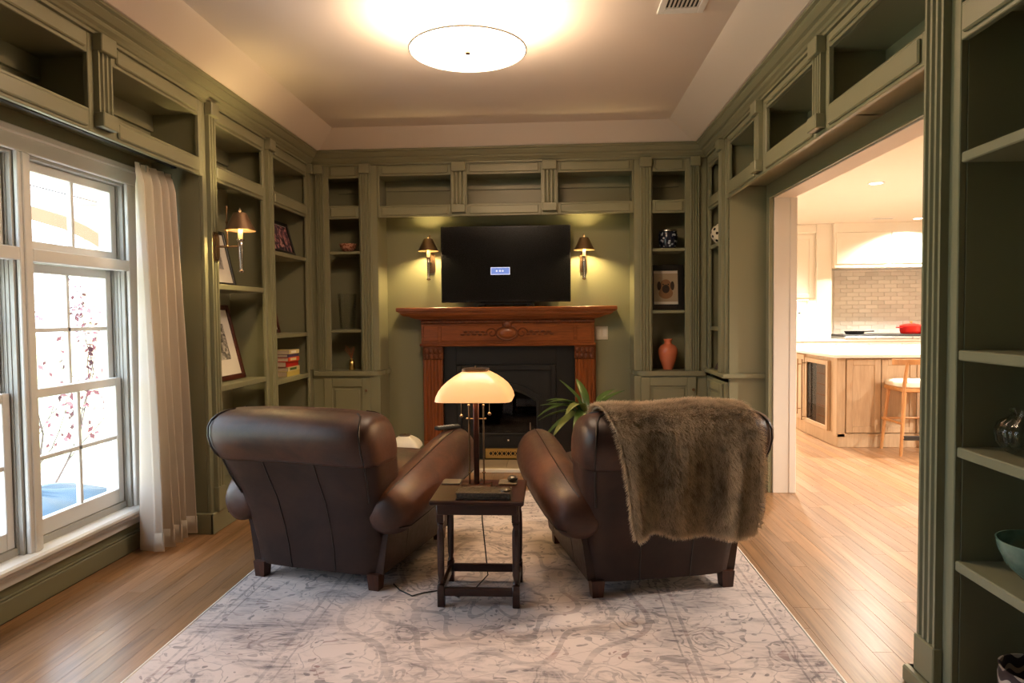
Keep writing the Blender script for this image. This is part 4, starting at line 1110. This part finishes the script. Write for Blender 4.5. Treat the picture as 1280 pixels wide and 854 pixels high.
table_lamp((-1.165, 5.2, .0), 'small unlit lamp with white glass shade standing by the fireplace', 'lamp_glass_unlit', False, .705)

# things lying on the side table
bk = thing('leather_album', (-.315, 3.0, TZ), 'black tooled leather album lying in front of the lamp base', 'book')
mb = MB().box(-.437, -.19, 2.945, 3.058, TZ, TZ+.006, b=.002).box(-.437, -.19, 2.945, 3.058, TZ+.026, TZ+.032, b=.002); mb.build('cover', 'tooled_leather', bk)
bx('pages', 'tooled_leather', bk, -.432, -.196, 2.95, 3.055, TZ+.006, TZ+.026)
MB().sphere((-.215, 2.985, TZ+.034), .022, 12, 8, 1.1, 1, .45).build('clasp', 'tooled_leather', bk, smooth=60)
for q, (cx_, cy_, lb_) in enumerate(((-.498, 3.255, 'square grey stone coaster beside the lit lamp, empty'), (-.222, 3.255, 'square grey stone coaster under the dark pebble trinket'))):
    c = thing('coaster', (cx_, cy_, TZ), lb_, 'coaster'); bx('slab', 'cork_coaster', c, cx_-.045, cx_+.045, cy_-.045, cy_+.045, TZ, TZ+.008, b=.002)
    bx('felt_pad', 'rubber_black', c, cx_-.04, cx_+.04, cy_-.04, cy_+.04, TZ-.0, TZ+.001)
tk = MB().sphere((-.20, 3.25, TZ+.024), .024, 14, 10, 1.1, 1, .65); o = tk.build('pebble', 'tooled_leather', smooth=60); tag(o, 'dark rough pebble trinket resting on a stone coaster', 'ornament')
# lamp cord running down behind the table onto the rug
pts = [(-.36, 3.20, TZ+.006), (-.36, 3.31, TZ+.006), (-.362, 3.335, .48), (-.36, 3.335, .30), (-.345, 3.33, .15), (-.33, 3.29, .04)]+[tuple(at(a, b, Z=RZ+.004)) for a, b in ((590, 740), (572, 746), (550, 738), (530, 741), (515, 745), (500, 738), (492, 730))]
o = MB().tube(pts, .0032, 6).build('power_cord', 'cord_black', smooth=60); tag(o, 'thin black lamp cord trailing off the side table across rug', 'cord')

# ------------------------------------------------------------------ curtain
ctn = thing('curtain', (-2.27, 3.75, 0), 'cream pleated linen curtain drawn aside at the window', 'curtain')
def curtain_pt(s, z):
    h = z/2.19
    y = (3.60+.37*s)*(1-h)+(3.565+.36*s)*h
    amp = .082*(1-h)+.034*h
    if h > .955: amp *= 1-.75*(h-.955)/.045
    ph = 2*PI*4.6*s+.5*math.sin(3*h+s*4)
    x = -2.265+amp*math.sin(ph)+.012*math.sin(2.3*ph+1.3+4*h)*(1-h)
    return (x, y+.012*math.cos(ph*1.0)*(1-h), z)
rows = []
for j in range(60):
    z = .018+(2.188-.018)*j/59
    rows.append([curtain_pt(i/140, z) for i in range(141)])
o = MB().loft(rows, closed=False).build('panel', 'curtain_linen', ctn, smooth=80); md = o.modifiers.new('thickness', 'SOLIDIFY'); md.thickness = .0025
rows = [[(x+.003, y, z) for x, y, z in [curtain_pt(i/140, zz) for i in range(141)]] for zz in (.02, .07, .125)]
o = MB().loft(rows, closed=False).build('hem', 'curtain_linen', ctn, smooth=80); md = o.modifiers.new('thickness', 'SOLIDIFY'); md.thickness = .002
for i in range(6):
    p = curtain_pt((i+.5)/6, 2.17); MB().cyl((p[0], p[1], 2.15), (p[0], p[1], 2.192), .003, n=6).build('hook', 'nickel', ctn)
# ------------------------------------------------------------------ things on the shelves
def frame_pic(label, loc, rz, tilt, w, h, border, fmat, mat_w, pic=None, parts=None, name='picture_frame'):
    """local: x across, z up, front faces -y; tilted back about its bottom edge"""
    o = thing(name, loc, label, 'picture'); o.rotation_euler = (tilt, 0, rz)
    o.rotation_mode = 'XYZ'
    B = lambda mb, n, mt, p=o: mb.build(n, mt, p, local=True)
    mb = MB(); b = border
    mb.box(-w/2, -w/2+b, -.018, 0, 0, h, b=.003).box(w/2-b, w/2, -.018, 0, 0, h, b=.003).box(-w/2+b, w/2-b, -.018, 0, 0, b, b=.003).box(-w/2+b, w/2-b, -.018, 0, h-b, h, b=.003)
    B(mb, 'frame', fmat); mt_ = B(MB().box(-w/2+b, w/2-b, -.006, -.002, b, h-b), 'mat_board', 'paper')
    if pic:
        m_ = mat_w; B(MB().box(-w/2+b+m_, w/2-b-m_, -.0075, -.006, b+m_*1.1, h-b-m_), 'print', pic, mt_)
    return o, mt_
E90 = PI/2
# rotation so that -y front faces +x : rz = +90deg
frame_pic('tall black framed sketch with white mat on the upper bookcase shelf', (-2.275, 4.50, 1.5535), E90, -.22, .42, .40, .024, 'black_frame', .09, 'sketch_print_soft')
frame_pic('mahogany framed ink sketch leaning in the bookcase under the black framed one', (-2.25, 4.50, .8985), E90, -.235, .54, .54, .036, 'mahogany_frame', .10, 'sketch_print')
frame_pic('black framed colour photograph of people on the shelf above the books', (-2.19, 5.38, 1.8485), E90, -.27, .50, .285, .03, 'black_frame', .004, 'people_print')
frame_pic('thin mahogany framed print on the shelf directly above the books', (-2.265, 5.22, 1.2055), E90, -.2, .46, .40, .03, 'mahogany_frame', .08, 'sketch_print_soft')

bz = .8525
for i, (t, m_, L, W_, dx, lb_) in enumerate(((.042, 'straw_book', .27, .175, 0, 'straw yellow book at the bottom of the shelf stack'), (.034, 'cream_book', .25, .17, .004, 'cream book with green title block, second from stack bottom'), (.044, 'red_book', .26, .175, -.008, 'thick bright red book in the middle of the stack'), (.034, 'orange_book', .235, .165, .006, 'orange-red book lying on the bright red book'), (.026, 'plum_book', .225, .155, .0, 'plum spined book second from the stack top'), (.032, 'cream_book', .215, .15, .01, 'cream spined book on top of the shelf stack'))):
    bkk = thing('book', (-2.22, 5.44, bz), lb_, 'book', 0, 'books stacked on the bookcase ledge')
    x1 = -2.145+dx; y0 = 5.44-L/2; y1 = 5.44+L/2; x0 = x1-W_
    mb = MB().box(x0, x1, y0, y1, bz, bz+.003).box(x0, x1, y0, y1, bz+t-.003, bz+t).box(x1-.004, x1, y0, y1, bz+.003, bz+t-.003); mb.build('cover', m_, bkk)
    bx('pages', 'paper_edge', bkk, x0+.004, x1-.004, y0+.004, y1-.004, bz+.003, bz+t-.003)
    if i in (1, 3, 5): bx('title_block', ('leaf_green', 'cream_book', 'paper')[(i-1)//2], bkk, x1-.0005, x1+.0008, y0+.04, y1-.07, bz+.007, bz+t-.007)
    bz += t+.0004

# corner cabinet, glass side
YS = 5.95
bw = thing('bowl', (-1.823, YS, 1.907), 'small pink floral bowl on the upper shelf of corner cabinet', 'bowl')
MB().lathe([(.032, 0), (.036, .004), (.03, .010), (.05, .02), (.068, .042), (.078, .072), (.080, .078), (.077, .077), (.065, .045), (.048, .025), (.003, .016)], (-1.823, YS, 1.9075), 32).build('body', 'floral_pink', bw, smooth=60)
gv = thing('glass_vase', (-1.839, YS, 1.222), 'clear glass flared vase standing in the corner cabinet', 'vase')
MB().lathe([(.062, .001), (.066, .006), (.070, .06), (.076, .18), (.082, .31), (.0835, .318), (.080, .318), (.0735, .18), (.067, .06), (.062, .014), (.003, .012)], (-1.839, YS, 1.2225), 36).build('body', 'clear_glass', gv, smooth=60)
df = thing('reed_diffuser', (-1.80, 5.93, .858), 'gold-wrapped reed diffuser with copper sticks on the green worktop', 'diffuser')
MB().lathe([(.026, 0), (.028, .004), (.028, .075), (.02, .085), (.012, .088), (.012, .1)], (-1.80, 5.93, .8585), 20).build('bottle', 'gold_label', df, smooth=40)
for k in range(7):
    t = 2*PI*k/7; e = (-1.80+.045*math.cos(t)-.02, 5.93+.03*math.sin(t), .858+.205+.015*math.sin(3*t))
    MB().cyl((-1.80-.004*math.cos(t), 5.93-.004*math.sin(t), .95), e, .0022, n=6).build('reed', 'copper_stick', df)
# corner cabinet, portrait side
jr = thing('porcelain_jar', (1.01, YS, 1.893), 'dark blue and white porcelain jar in the corner cabinet top', 'jar')
MB().lathe([(.06, 0), (.066, .004), (.068, .02), (.079, .05), (.082, .09), (.08, .13), (.074, .15), (.077, .156), (.077, .163), (.072, .163), (.07, .15), (.074, .09), (.003, .02)], (1.01, YS, 1.8935), 32).build('body', 'blue_white_porcelain', jr, smooth=50)
MB().lathe([(.0785, .152), (.0795, .16), (.0775, .165), (.0765, .158), (.0785, .152)], (1.01, YS, 1.8935), 32, caps=(False, False)).build('rim', 'nickel', jr, smooth=50)
dg, mtb = frame_pic('black framed portrait of a brown dog on corner cabinet shelf', (1.0, 6.0, 1.3665), 0, -.1, .31, .40, .05, 'black_frame', .0)
B = lambda mb, n, mt: mb.build(n, mt, mtb, local=True, smooth=60)
B(MB().box(-.155+.05, .155-.05, -.0075, -.006, .075, .325), 'print', 'portrait_ground')
disc = lambda cx, cz, rx, rz_, y: MB(lambda u, d, z: (u, z, d)).prism([(cx+rx*math.cos(2*PI*j/24), cz+rz_*math.sin(2*PI*j/24)) for j in range(24)], y-.0006, y)
B(disc(0, .15, .062, .05, -.0078), 'print_chest', 'dog_tan'); B(disc(0, .215, .05, .058, -.0084), 'print_head', 'dog_tan')
for s in (-1, 1): B(disc(s*.058, .215, .017, .04, -.009), 'print_ear', 'dog_dark'); B(disc(s*.022, .228, .007, .006, -.0105), 'print_eye', 'rubber_black')
B(disc(0, .188, .032, .038, -.0096), 'print_muzzle', 'dog_dark'); B(disc(0, .204, .012, .008, -.0105), 'print_nose', 'rubber_black')
vs = thing('vase', (1.005, 5.93, .848), 'glossy orange ceramic vase standing on the green worktop', 'vase')
MB().lathe([(.04, 0), (.043, .004), (.046, .02), (.07, .085), (.083, .145), (.082, .18), (.065, .208), (.04, .222), (.031, .23), (.031, .252), (.038, .262), (.040, .268), (.034, .268), (.026, .25), (.026, .23), (.003, .2)], (1.005, 5.93, .8485), 36).build('body', 'coral_glaze', vs, smooth=60)
# narrow bookcase
pb = thing('pierced_ball', (1.40, 5.66, 1.90), 'white pierced ceramic ball inside the narrow green bookcase', 'ornament')
MB().sphere((1.40, 5.66, 1.990), .0885, 28, 16).build('body', 'shell_white', pb, smooth=60)
for k in range(40):
    z = 1-2*(k+.5)/40; r = math.sqrt(1-z*z); t = k*2.39996
    n_ = Vector((r*math.cos(t), r*math.sin(t), z)); c = Vector((1.40, 5.66, 1.990))+n_*.0885
    MB().cyl(c-n_*.003, c+n_*.0009, .012, n=10).build('hole', 'firebox_dark', pb)
sh_ = thing('shell_ornament', (1.38, 5.6, .876), 'brown ribbed cone shell ornament on the narrow bookcase ledge', 'ornament')
rings = []
for k in range(9):
    q = k/8; r = .055*(1-q)**.8+.004; rings.append([(1.40-.0+.0*q, 0, 0)]*0 or [(1.395+(r*(1+.08*math.sin(9*2*PI*j/36)))*math.cos(2*PI*j/36), 5.62+r*math.sin(2*PI*j/36), .8775+.105*q) for j in range(36)])
MB().loft(rings).build('body', 'bark', sh_, smooth=50)
# tall bookcase
gj = at(1286, 545, X=1.45)
jg = thing('glass_jar', (1.45, gj.y, .888), 'ribbed clear glass jar on a shelf of the tall bookcase', 'jar')
rings = []
for r, z in ((.04, .001), (.062, .012), (.082, .045), (.087, .08), (.078, .11), (.052, .13), (.042, .14), (.05, .155), (.046, .156), (.038, .14), (.07, .11), (.08, .08), (.075, .045), (.003, .014)):
    rings.append([(1.45+r*(1+.05*math.sin(12*2*PI*j/72))*math.cos(2*PI*j/72), gj.y+r*(1+.05*math.sin(12*2*PI*j/72))*math.sin(2*PI*j/72), .8885+z*.9) for j in range(72)])
MB().loft(rings).build('body', 'clear_glass', jg, smooth=50)
gb = at(1306, 690, X=1.46)
tbw = thing('bowl', (1.46, gb.y, .512), 'teal glazed bowl on a lower shelf of the tall bookcase', 'bowl')
MB().lathe([(.045, 0), (.048, .008), (.06, .014), (.095, .05), (.118, .10), (.122, .128), (.118, .128), (.112, .10), (.09, .055), (.05, .025), (.003, .02)], (1.46, gb.y, .5125), 40).build('body', 'teal_glaze', tbw, smooth=60)
gp = at(1300, 830, X=1.46)
pt_ = thing('patterned_pot', (1.46, gp.y, .095), 'black and white patterned pot on the tall bookcase bottom shelf', 'pot')
o = MB().lathe([(.08, 0), (.095, .01), (.103, .06), (.104, .12), (.1, .14), (.104, .15), (.099, .15), (.094, .13), (.095, .06), (.003, .02)], (0, 0, 0), 40).build('body', 'black_white_pot', pt_, smooth=50, local=True); o.location = (0, 0, .0005)

# ------------------------------------------------------------------ potted plant beside the hearth
pp = thing('potted_plant', (.30, 5.42, 0), 'dark green strap-leaved plant in a pot beside the fireplace', 'plant')
MB().lathe([(.09, 0), (.10, .01), (.125, .27), (.132, .30), (.125, .30), (.118, .27), (.003, .26)], (.30, 5.42, .0005), 28).build('pot', 'terracotta_dark', pp, smooth=50)
MB().lathe([(.117, .262), (.06, .268), (.002, .272)], (.30, 5.42, .0), 20).build('soil', 'soil', pp)
rl = random.Random(21)
def leaf(ang, L, lift, droop, wid, mt):
    dirv = Vector((math.cos(ang), math.sin(ang), 0)); side = Vector((-dirv.y, dirv.x, 0)); rows = []
    for k in range(9):
        t = k/8; r = L*1.25*t; z = .29+.26*min(1, t*3)**.7+lift*t-droop*t*t
        wv = wid*1.5*max(.06, math.sin(PI*min(.98, (t*.9+.08)))**.8)
        c = Vector((.30, 5.42, z))+dirv*(r*.95)
        rows.append([tuple(c-side*wv+Vector((0, 0, .18*wv))), tuple(c-Vector((0, 0, wv*.25))), tuple(c+side*wv+Vector((0, 0, .18*wv)))])
    o = MB().loft(rows, closed=False).build('leaf', mt, pp, smooth=70, fix=False); md = o.modifiers.new('thickness', 'SOLIDIFY'); md.thickness = .0015
for k, (a, L, li, dr_, wd, mt) in enumerate(((178, .34, .17, .12, .024, 'leaf_green'), (200, .38, .30, .32, .026, 'leaf_green'), (222, .34, .15, .30, .034, 'leaf_pale'), (160, .22, .30, .05, .026, 'leaf_green'), (250, .36, .22, .36, .034, 'leaf_green'), (285, .3, .2, .3, .03, 'leaf_green'), (20, .26, .26, .1, .026, 'leaf_green'), (50, .3, .3, .15, .024, 'leaf_green'), (330, .3, .22, .2, .028, 'leaf_green'), (110, .25, .34, .1, .024, 'leaf_green'), (5, .32, .18, .12, .02, 'leaf_green'), (205, .36, .08, .28, .026, 'leaf_green'), (140, .3, .2, .2, .024, 'leaf_green'), (188, .30, .26, .16, .026, 'leaf_green'), (212, .33, .30, .2, .024, 'leaf_green'), (235, .30, .32, .3, .028, 'leaf_pale'), (170, .36, .1, .18, .026, 'leaf_green'))):
    leaf(math.radians(a), L, li, dr_, wd, mt)
# ------------------------------------------------------------------ kitchen beyond the opening
IX0, IY0, IX1, IY1 = 2.80, 6.79, 5.2, 8.75
isl = thing('kitchen_island', ((IX0+IX1)/2, (IY0+IY1)/2, 0), 'pale oak kitchen island with a wine fridge in its end', 'island')
bx('body', 'island_oak', isl, IX0+.005, IX1, IY0+.005, IY1, .10, .885)
bx('plinth', 'island_oak', isl, IX0+.0, IX1, IY0-.012, IY1-.05, 0, .135, b=.003)
bx('corner_post', 'island_oak', isl, IX0-.008, IX0+.075, IY0-.012, IY0+.07, .1, .885, b=.004)
for k in range(5):
    a = IX0+.085+.335*k; b = a+.328
    mb = MB(); f = .06; y0, y1 = IY0-.016, IY0+.006
    mb.box(a, a+f, y0, y1, .145, .872, b=.003).box(b-f, b, y0, y1, .145, .872, b=.003).box(a+f, b-f, y0, y1, .872-f, .872, b=.003).box(a+f, b-f, y0, y1, .145, .145+f, b=.003)
    d_ = mb.build('door', 'island_oak', isl); bx('door_panel', 'island_oak', d_, a+f, b-f, y0+.009, y1, .145+f, .872-f)
# end of the island: fridge and drawers with bar pulls
wf = thing('wine_fridge', (IX0, 7.26, .14), 'built-in wine fridge with dark glass door in the island end', 'fridge')
f0, f1, g0, g1 = 6.955, 7.565, .135, .845
mb = MB(); x0, x1 = IX0-.03, IX0+.004; s_ = .045
mb.box(x0, x1, f0, f0+s_, g0, g1, b=.003).box(x0, x1, f1-s_, f1, g0, g1, b=.003).box(x0, x1, f0+s_, f1-s_, g1-s_, g1, b=.003).box(x0, x1, f0+s_, f1-s_, g0, g0+s_, b=.003)
dr = mb.build('door', 'island_oak', wf); bx('glass', 'fridge_glass', dr, x0+.012, x0+.016, f0+s_, f1-s_, g0+s_, g1-s_)
bx('interior', 'firebox_dark', wf, IX0-.012, IX0-.008, f0+s_, f1-s_, g0+s_, g1-s_)
mb = MB(); mb.box(IX0-.0145, IX0-.012, f0+s_, f0+s_+.27, g0+s_, g1-s_); mb.build('rack_panel', 'island_oak', wf)
mb = MB().cyl((x0-.04, f1-.03, g0+.02), (x0-.04, f1-.03, g1-.02), .007, n=8)
for zz in (g0+.06, g1-.06): mb.cyl((x0-.04, f1-.03, zz), (x0+.002, f1-.03, zz), .005, n=8)
mb.build('handle', 'bronze', dr, smooth=50)
for k in range(5): MB().box(IX0-.0165, IX0-.0146, f0+s_+.01, f0+s_+.26, g0+.12+.11*k, g0+.135+.11*k).build('rack', 'stool_oak', wf)
for k, (a, b) in enumerate(((7.62, 8.14), (8.17, 8.70))):
    pn = bx('door', 'island_oak', isl, IX0-.02, IX0+.005, a, b, .145, .872, b=.004)
    mb = MB().cyl((IX0-.055, a+.09, .2), (IX0-.055, a+.09, .82), .007, n=8)
    for zz in (.26, .76): mb.cyl((IX0-.055, a+.09, zz), (IX0-.018, a+.09, zz), .005, n=8)
    mb.build('handle', 'bronze', pn, smooth=50)
ct = MB().box(IX0-.05, IX1+.05, IY0-.06, IY1+.05, .8855, .92, b=.005).build('island_worktop', 'quartz'); tag(ct, 'white quartz worktop covering the oak kitchen island', 'worktop')

# bar stool
sx, sy = 3.41, 6.545
so = thing('bar_stool', (sx, sy, 0), 'oak bar stool with cream seat at the kitchen island', 'stool', math.radians(0))
tops = {}
for i, (ax, ay) in enumerate(((-1, -1), (1, -1), (-1, 1), (1, 1))):
    top = (sx+ax*.16, sy+ay*.15, .63 if ay > 0 else .86); bot = (sx+ax*.21, sy+ay*.185, 0)
    if ay > 0: MB().cyl(bot, top, .014, .018, 10).build('leg', 'stool_oak', so, smooth=50)
    else: MB().tube([bot, (sx+ax*.18, sy-.17, .5), (sx+ax*.17, sy-.165, .7), (sx+ax*.15, sy-.17, .865)], [.014, .019, .018, .014], 10).build('leg', 'stool_oak', so, smooth=50)
pts = []
for k in range(13):
    t = PI*k/12; pts.append((sx-.21*math.cos(t), sy-.02-.19*math.sin(t), .862+.012*math.sin(t)))
mb = MB(); rings = []
for p in pts:
    rings.append([(p[0]-.006, p[1]-.022, p[2]-.026), (p[0], p[1]+.014, p[2]-.026), (p[0], p[1]+.014, p[2]+.026), (p[0]-.006, p[1]-.022, p[2]+.026)])
mb.loft(rings).build('backrest', 'stool_oak', so, smooth=50)
MB().loft([[(p[0]+sx, p[1]+sy, z) for p in selring(hw, -hw, hw, 0, 32, 5)] for z, hw in ((.63, .19), (.64, .205), (.67, .205), (.69, .19), (.695, .15))]).build('seat', 'seat_fabric', so, smooth=50)
MB().box(sx-.19, sx+.19, sy-.19, sy+.19, .59, .63, b=.008).build('seat_frame', 'stool_oak', so)
for (p, q) in (((-1, -1), (1, -1)), ((-1, 1), (1, 1)), ((-1, -1), (-1, 1)), ((1, -1), (1, 1))):
    zz = .17 if p[1] == q[1] == -1 else .30
    MB().cyl((sx+p[0]*.2, sy+p[1]*.19, zz), (sx+q[0]*.2, sy+q[1]*.19, zz), .011, n=8).build('stretcher', 'stool_oak', so, smooth=50)
bx('foot_plate', 'black_paint', so, sx-.19, sx+.19, sy-.203, sy-.182, .15, .19, b=.003)

# back wall: counter, range, tiles, hood, cabinets
KW = KYB
hx0 = at(1044, 300, Y=KW-.05).x
hx1 = KX1-.05
bc = thing('base_cabinet_run', (4.9, KW-.32, 0), 'cream kitchen base cabinets along the tiled back wall', 'cabinet')
bx('body', 'cream_paint', bc, 2.4, KX1-.01, KW-.62, KW-.01, .1, .88)
for k in range(8):
    a = 2.42+.5*k; d_ = bx('door', 'cream_paint', bc, a, a+.49, KW-.64, KW-.62, .14, .86, b=.004)
wt = MB().box(2.4, KX1-.01, KW-.65, KW-.001, .881, .92, b=.004).build('back_worktop', 'quartz'); tag(wt, 'white worktop under the tiled kitchen wall', 'worktop')
cx0 = at(1050, 415, Y=KW-.5).x
ck = thing('cooktop', (cx0+.5, KW-.35, .92), 'black range top on the kitchen back worktop', 'cooktop')
bx('body', 'steel', ck, cx0, KX1-.1, KW-.665, KW-.05, .9205, .955, b=.004); bx('grate', 'cast_iron', ck, cx0-.02, KX1-.1, KW-.64, KW-.06, .955, .985, b=.005)
for k in range(4): MB().cyl((cx0+.2+.28*k, KW-.69, .937), (cx0+.2+.28*k, KW-.664, .937), .016, n=12).build('knob', 'steel', ck, smooth=50)
# subway tiles
back = bx('tile_backing', 'grout', None, hx0, KX1-.01, KW-.012, KW-.0005, .921, 2.14); back.name = 'wall_kitchen_tiling'; tag(back, kind='structure')
TW, TH = .20, .067
tme = bpy.data.meshes.new('tile'); mb = MB().box(0, TW-.004, -.008, 0, 0, TH-.004, b=.003); tme.from_pydata(mb.v, [], mb.f); tme.materials.append(MAT['tile_glaze'])
nt = 0
for r in range(18):
    z = .925+TH*r; x = hx0+.004-(TW/2 if r % 2 else 0)
    while x+TW < KX1-.02:
        if x >= hx0-.001 and nt < 300:
            o = bpy.data.objects.new('tile', tme); COL.objects.link(o); o.location = (x, KW-.012, z); o.parent = back; nt += 1
        x += TW
hd = thing('range_hood', (5.4, KW-.25, 2.05), 'cream panelled range hood over the tiled kitchen wall', 'range hood')
hb = at(1100, 334.5, Y=KW-.5).z
hx0h = at(1043, 300, Y=KW-.5).x
bx('body', 'cream_paint', hd, hx0h, KX1-.01, KW-.5, KW-.013, hb, 2.739)
sp0 = at(1114, 300, Y=KW-.5).x
for a, b in ((hx0h+.03, sp0-.006), (sp0+.006, KX1-.04)): bx('panel', 'cream_paint', hd, a, b, KW-.515, KW-.5, hb+.06, at(1100, 290, Y=KW-.5).z, b=.006)
bx('lip', 'cream_paint', hd, hx0h-.0, KX1-.01, KW-.52, KW-.5, hb, hb+.035, b=.004)
bx('liner', 'steel', hd, hx0h+.1, KX1-.2, KW-.45, KW-.1, hb-.012, hb)
# wall cabinet and tall side panel beside the hood
ux1 = at(1019, 330, Y=KW-.36).x; ub_ = at(1005, 375, Y=KW-.36).z
uc = thing('wall_cabinet', (ux1-.5, KW-.18, ub_), 'cream shaker wall cabinet beside the kitchen hood', 'cabinet')
bx('body', 'cream_paint', uc, 2.6, ux1, KW-.36, KW-.01, ub_, 2.60)
bx('cornice', 'cream_paint', uc, 2.6, ux1+.02, KW-.39, KW-.01, 2.60, 2.739, b=.01)
dsp = at(1017, 330, Y=KW-.38).x
for a, b in ((dsp-.46, dsp), (dsp-.93, dsp-.47)):
    mb = MB(); f = .065; y0, y1 = KW-.382, KW-.36
    mb.box(a, a+f, y0, y1, ub_+.03, 2.57, b=.003).box(b-f, b, y0, y1, ub_+.03, 2.57, b=.003).box(a+f, b-f, y0, y1, 2.57-f, 2.57, b=.003).box(a+f, b-f, y0, y1, ub_+.03, ub_+.03+f, b=.003).box(a+f, b-f, y0+.01, y1, ub_+.03+f, 2.57-f)
    d_ = mb.build('door', 'cream_paint', uc); MB().cyl((a+.03, y0-.025, ub_+.1), (a+.03, y0-.025, ub_+.35), .006, n=8).build('handle', 'brass', d_, smooth=50)
ul = bpy.data.lights.new('under_cabinet', 'AREA'); ul.shape = 'RECTANGLE'; ul.size = 1.0; ul.size_y = .04; ul.energy = 14; ul.color = (1, .86, .66)
uo = bpy.data.objects.new('under_cabinet_strip', ul); COL.objects.link(uo); uo.location = (ux1-.55, KW-.2, ub_-.006)
us = bx('light_strip', 'downlight', uc, ux1-1.05, ux1-.05, KW-.22, KW-.18, ub_-.004, ub_)
tp0, tp1 = at(1021, 330, Y=KW-.42).x, hx0h-.003
sp_ = bx('side_pillar', 'cream_paint', None, tp0, tp1, KW-.42, KW-.013, .9205, 2.739, b=.004); sp_.name = 'cabinet_end_panel'; tag(sp_, 'tall cream end panel between wall cabinet and range hood', 'panel')
# pot and pan on the range
pc = at(1139, 410, Y=KW-.4)
po = thing('casserole_pot', (pc.x, KW-.4, .985), 'red enamel casserole pot with lid on the range', 'pot')
R_ = .165
MB().lathe([(R_*.78, 0), (R_*.9, .01), (R_*.98, .05), (R_, .115), (R_*1.02, .12), (R_*.9, .12)], (pc.x, KW-.4, .9855), 32).build('body', 'red_enamel', po, smooth=50)
ld_ = MB().lathe([(R_*1.02, .121), (R_*1.0, .135), (R_*.75, .152), (R_*.3, .164), (.002, .166)], (pc.x, KW-.4, .9855), 32).build('lid', 'red_enamel', po, smooth=50)
MB().lathe([(.008, .165), (.01, .18), (.026, .19), (.026, .2), (.002, .204)], (pc.x, KW-.4, .9855), 16).build('knob', 'brass', ld_, smooth=50)
for s in (-1, 1): MB().tube([(pc.x+s*R_*.95, KW-.45, 1.085), (pc.x+s*(R_+.045), KW-.44, 1.09), (pc.x+s*(R_+.045), KW-.36, 1.09), (pc.x+s*R_*.95, KW-.35, 1.085)], .009, 8).build('handle', 'red_enamel', po, smooth=60)
sk = at(1068, 413, Y=KW-.45)
sk_ = thing('skillet', (sk.x, KW-.45, .985), 'black cast iron skillet on the range beside red pot', 'pan')
MB().lathe([(.12, 0), (.125, .004), (.15, .05), (.153, .052), (.147, .05), (.12, .008), (.002, .006)], (sk.x, KW-.45, .9855), 28).build('pan', 'cast_iron', sk_, smooth=50)
MB().tube([(sk.x+.14, KW-.45, 1.028), (sk.x+.22, KW-.45, 1.034), (sk.x+.30, KW-.45, 1.036)], [.012, .010, .013], 8).build('handle', 'cast_iron', sk_, smooth=50)
ou = at(999, 392, Y=KW-.004)
oo = thing('wall_outlet', (ou.x, KW-.004, ou.z), 'small white outlet plate under the kitchen wall cabinet', 'outlet')
bx('plate', 'switch_white', oo, ou.x-.04, ou.x+.04, KW-.008, KW-.0005, ou.z-.06, ou.z+.06, b=.002); bx('socket', 'rubber_black', oo, ou.x-.018, ou.x+.018, KW-.0095, KW-.008, ou.z-.008, ou.z+.02)

# recessed downlights: two in view, the others unseen and added for their light
k_lights = [at(1095, 229, Z=2.739), at(1148, 273, Z=2.739)]
spots = [(k_lights[0].x, k_lights[0].y), (k_lights[1].x, k_lights[1].y), (3.9, 3.6), (5.2, 4.6), (2.6, 9.6), (5.3, 7.6), (2.5, 8.2)]
LBL = ('recessed ceiling downlight over the near edge of the kitchen island', 'recessed ceiling downlight before the range hood', 'added unseen downlight over the kitchen floor behind the tall bookcase', 'added unseen downlight over the open kitchen floor before the stool', 'added unseen downlight by the kitchen left wall beside the back cabinets', 'added unseen downlight over the middle of the white island worktop', 'added unseen downlight over the aisle beside the island end')
for i, (lx, ly) in enumerate(spots):
    dl = thing('downlight', (lx, ly, 2.739), LBL[i], 'downlight', 0, 'recessed kitchen downlights')
    MB().lathe([(.085, 2.7385), (.083, 2.734), (.068, 2.733), (.066, 2.7385)], (lx, ly, 0), 32, caps=(False, False)).build('trim', 'white_paint', dl, smooth=50)
    MB().lathe([(.066, 2.7375), (.002, 2.7373)], (lx, ly, 0), 32, caps=(False, False)).build('lens', 'downlight', dl)
    ld = bpy.data.lights.new('downlight_beam', 'SPOT'); ld.energy = KITCHEN_W; ld.color = (1, .91, .78); ld.spot_size = 2.5; ld.spot_blend = .6; ld.shadow_soft_size = .06
    lo = bpy.data.objects.new('downlight_beam', ld); COL.objects.link(lo); lo.location = (lx, ly, 2.72)
gv_ = at(1104, 273, Z=2.739)
kv = thing('kitchen_vent', (gv_.x, gv_.y, 2.739), 'thin slotted vent in the kitchen ceiling by the downlight', 'vent')
bx('frame', 'white_paint', kv, gv_.x-.16, gv_.x+.16, gv_.y-.06, gv_.y+.06, 2.732, 2.7395, b=.003)
for k in range(4): bx('slot', 'jamb_grey', kv, gv_.x-.14, gv_.x+.14, gv_.y-.045+.026*k, gv_.y-.033+.026*k, 2.7312, 2.7322)
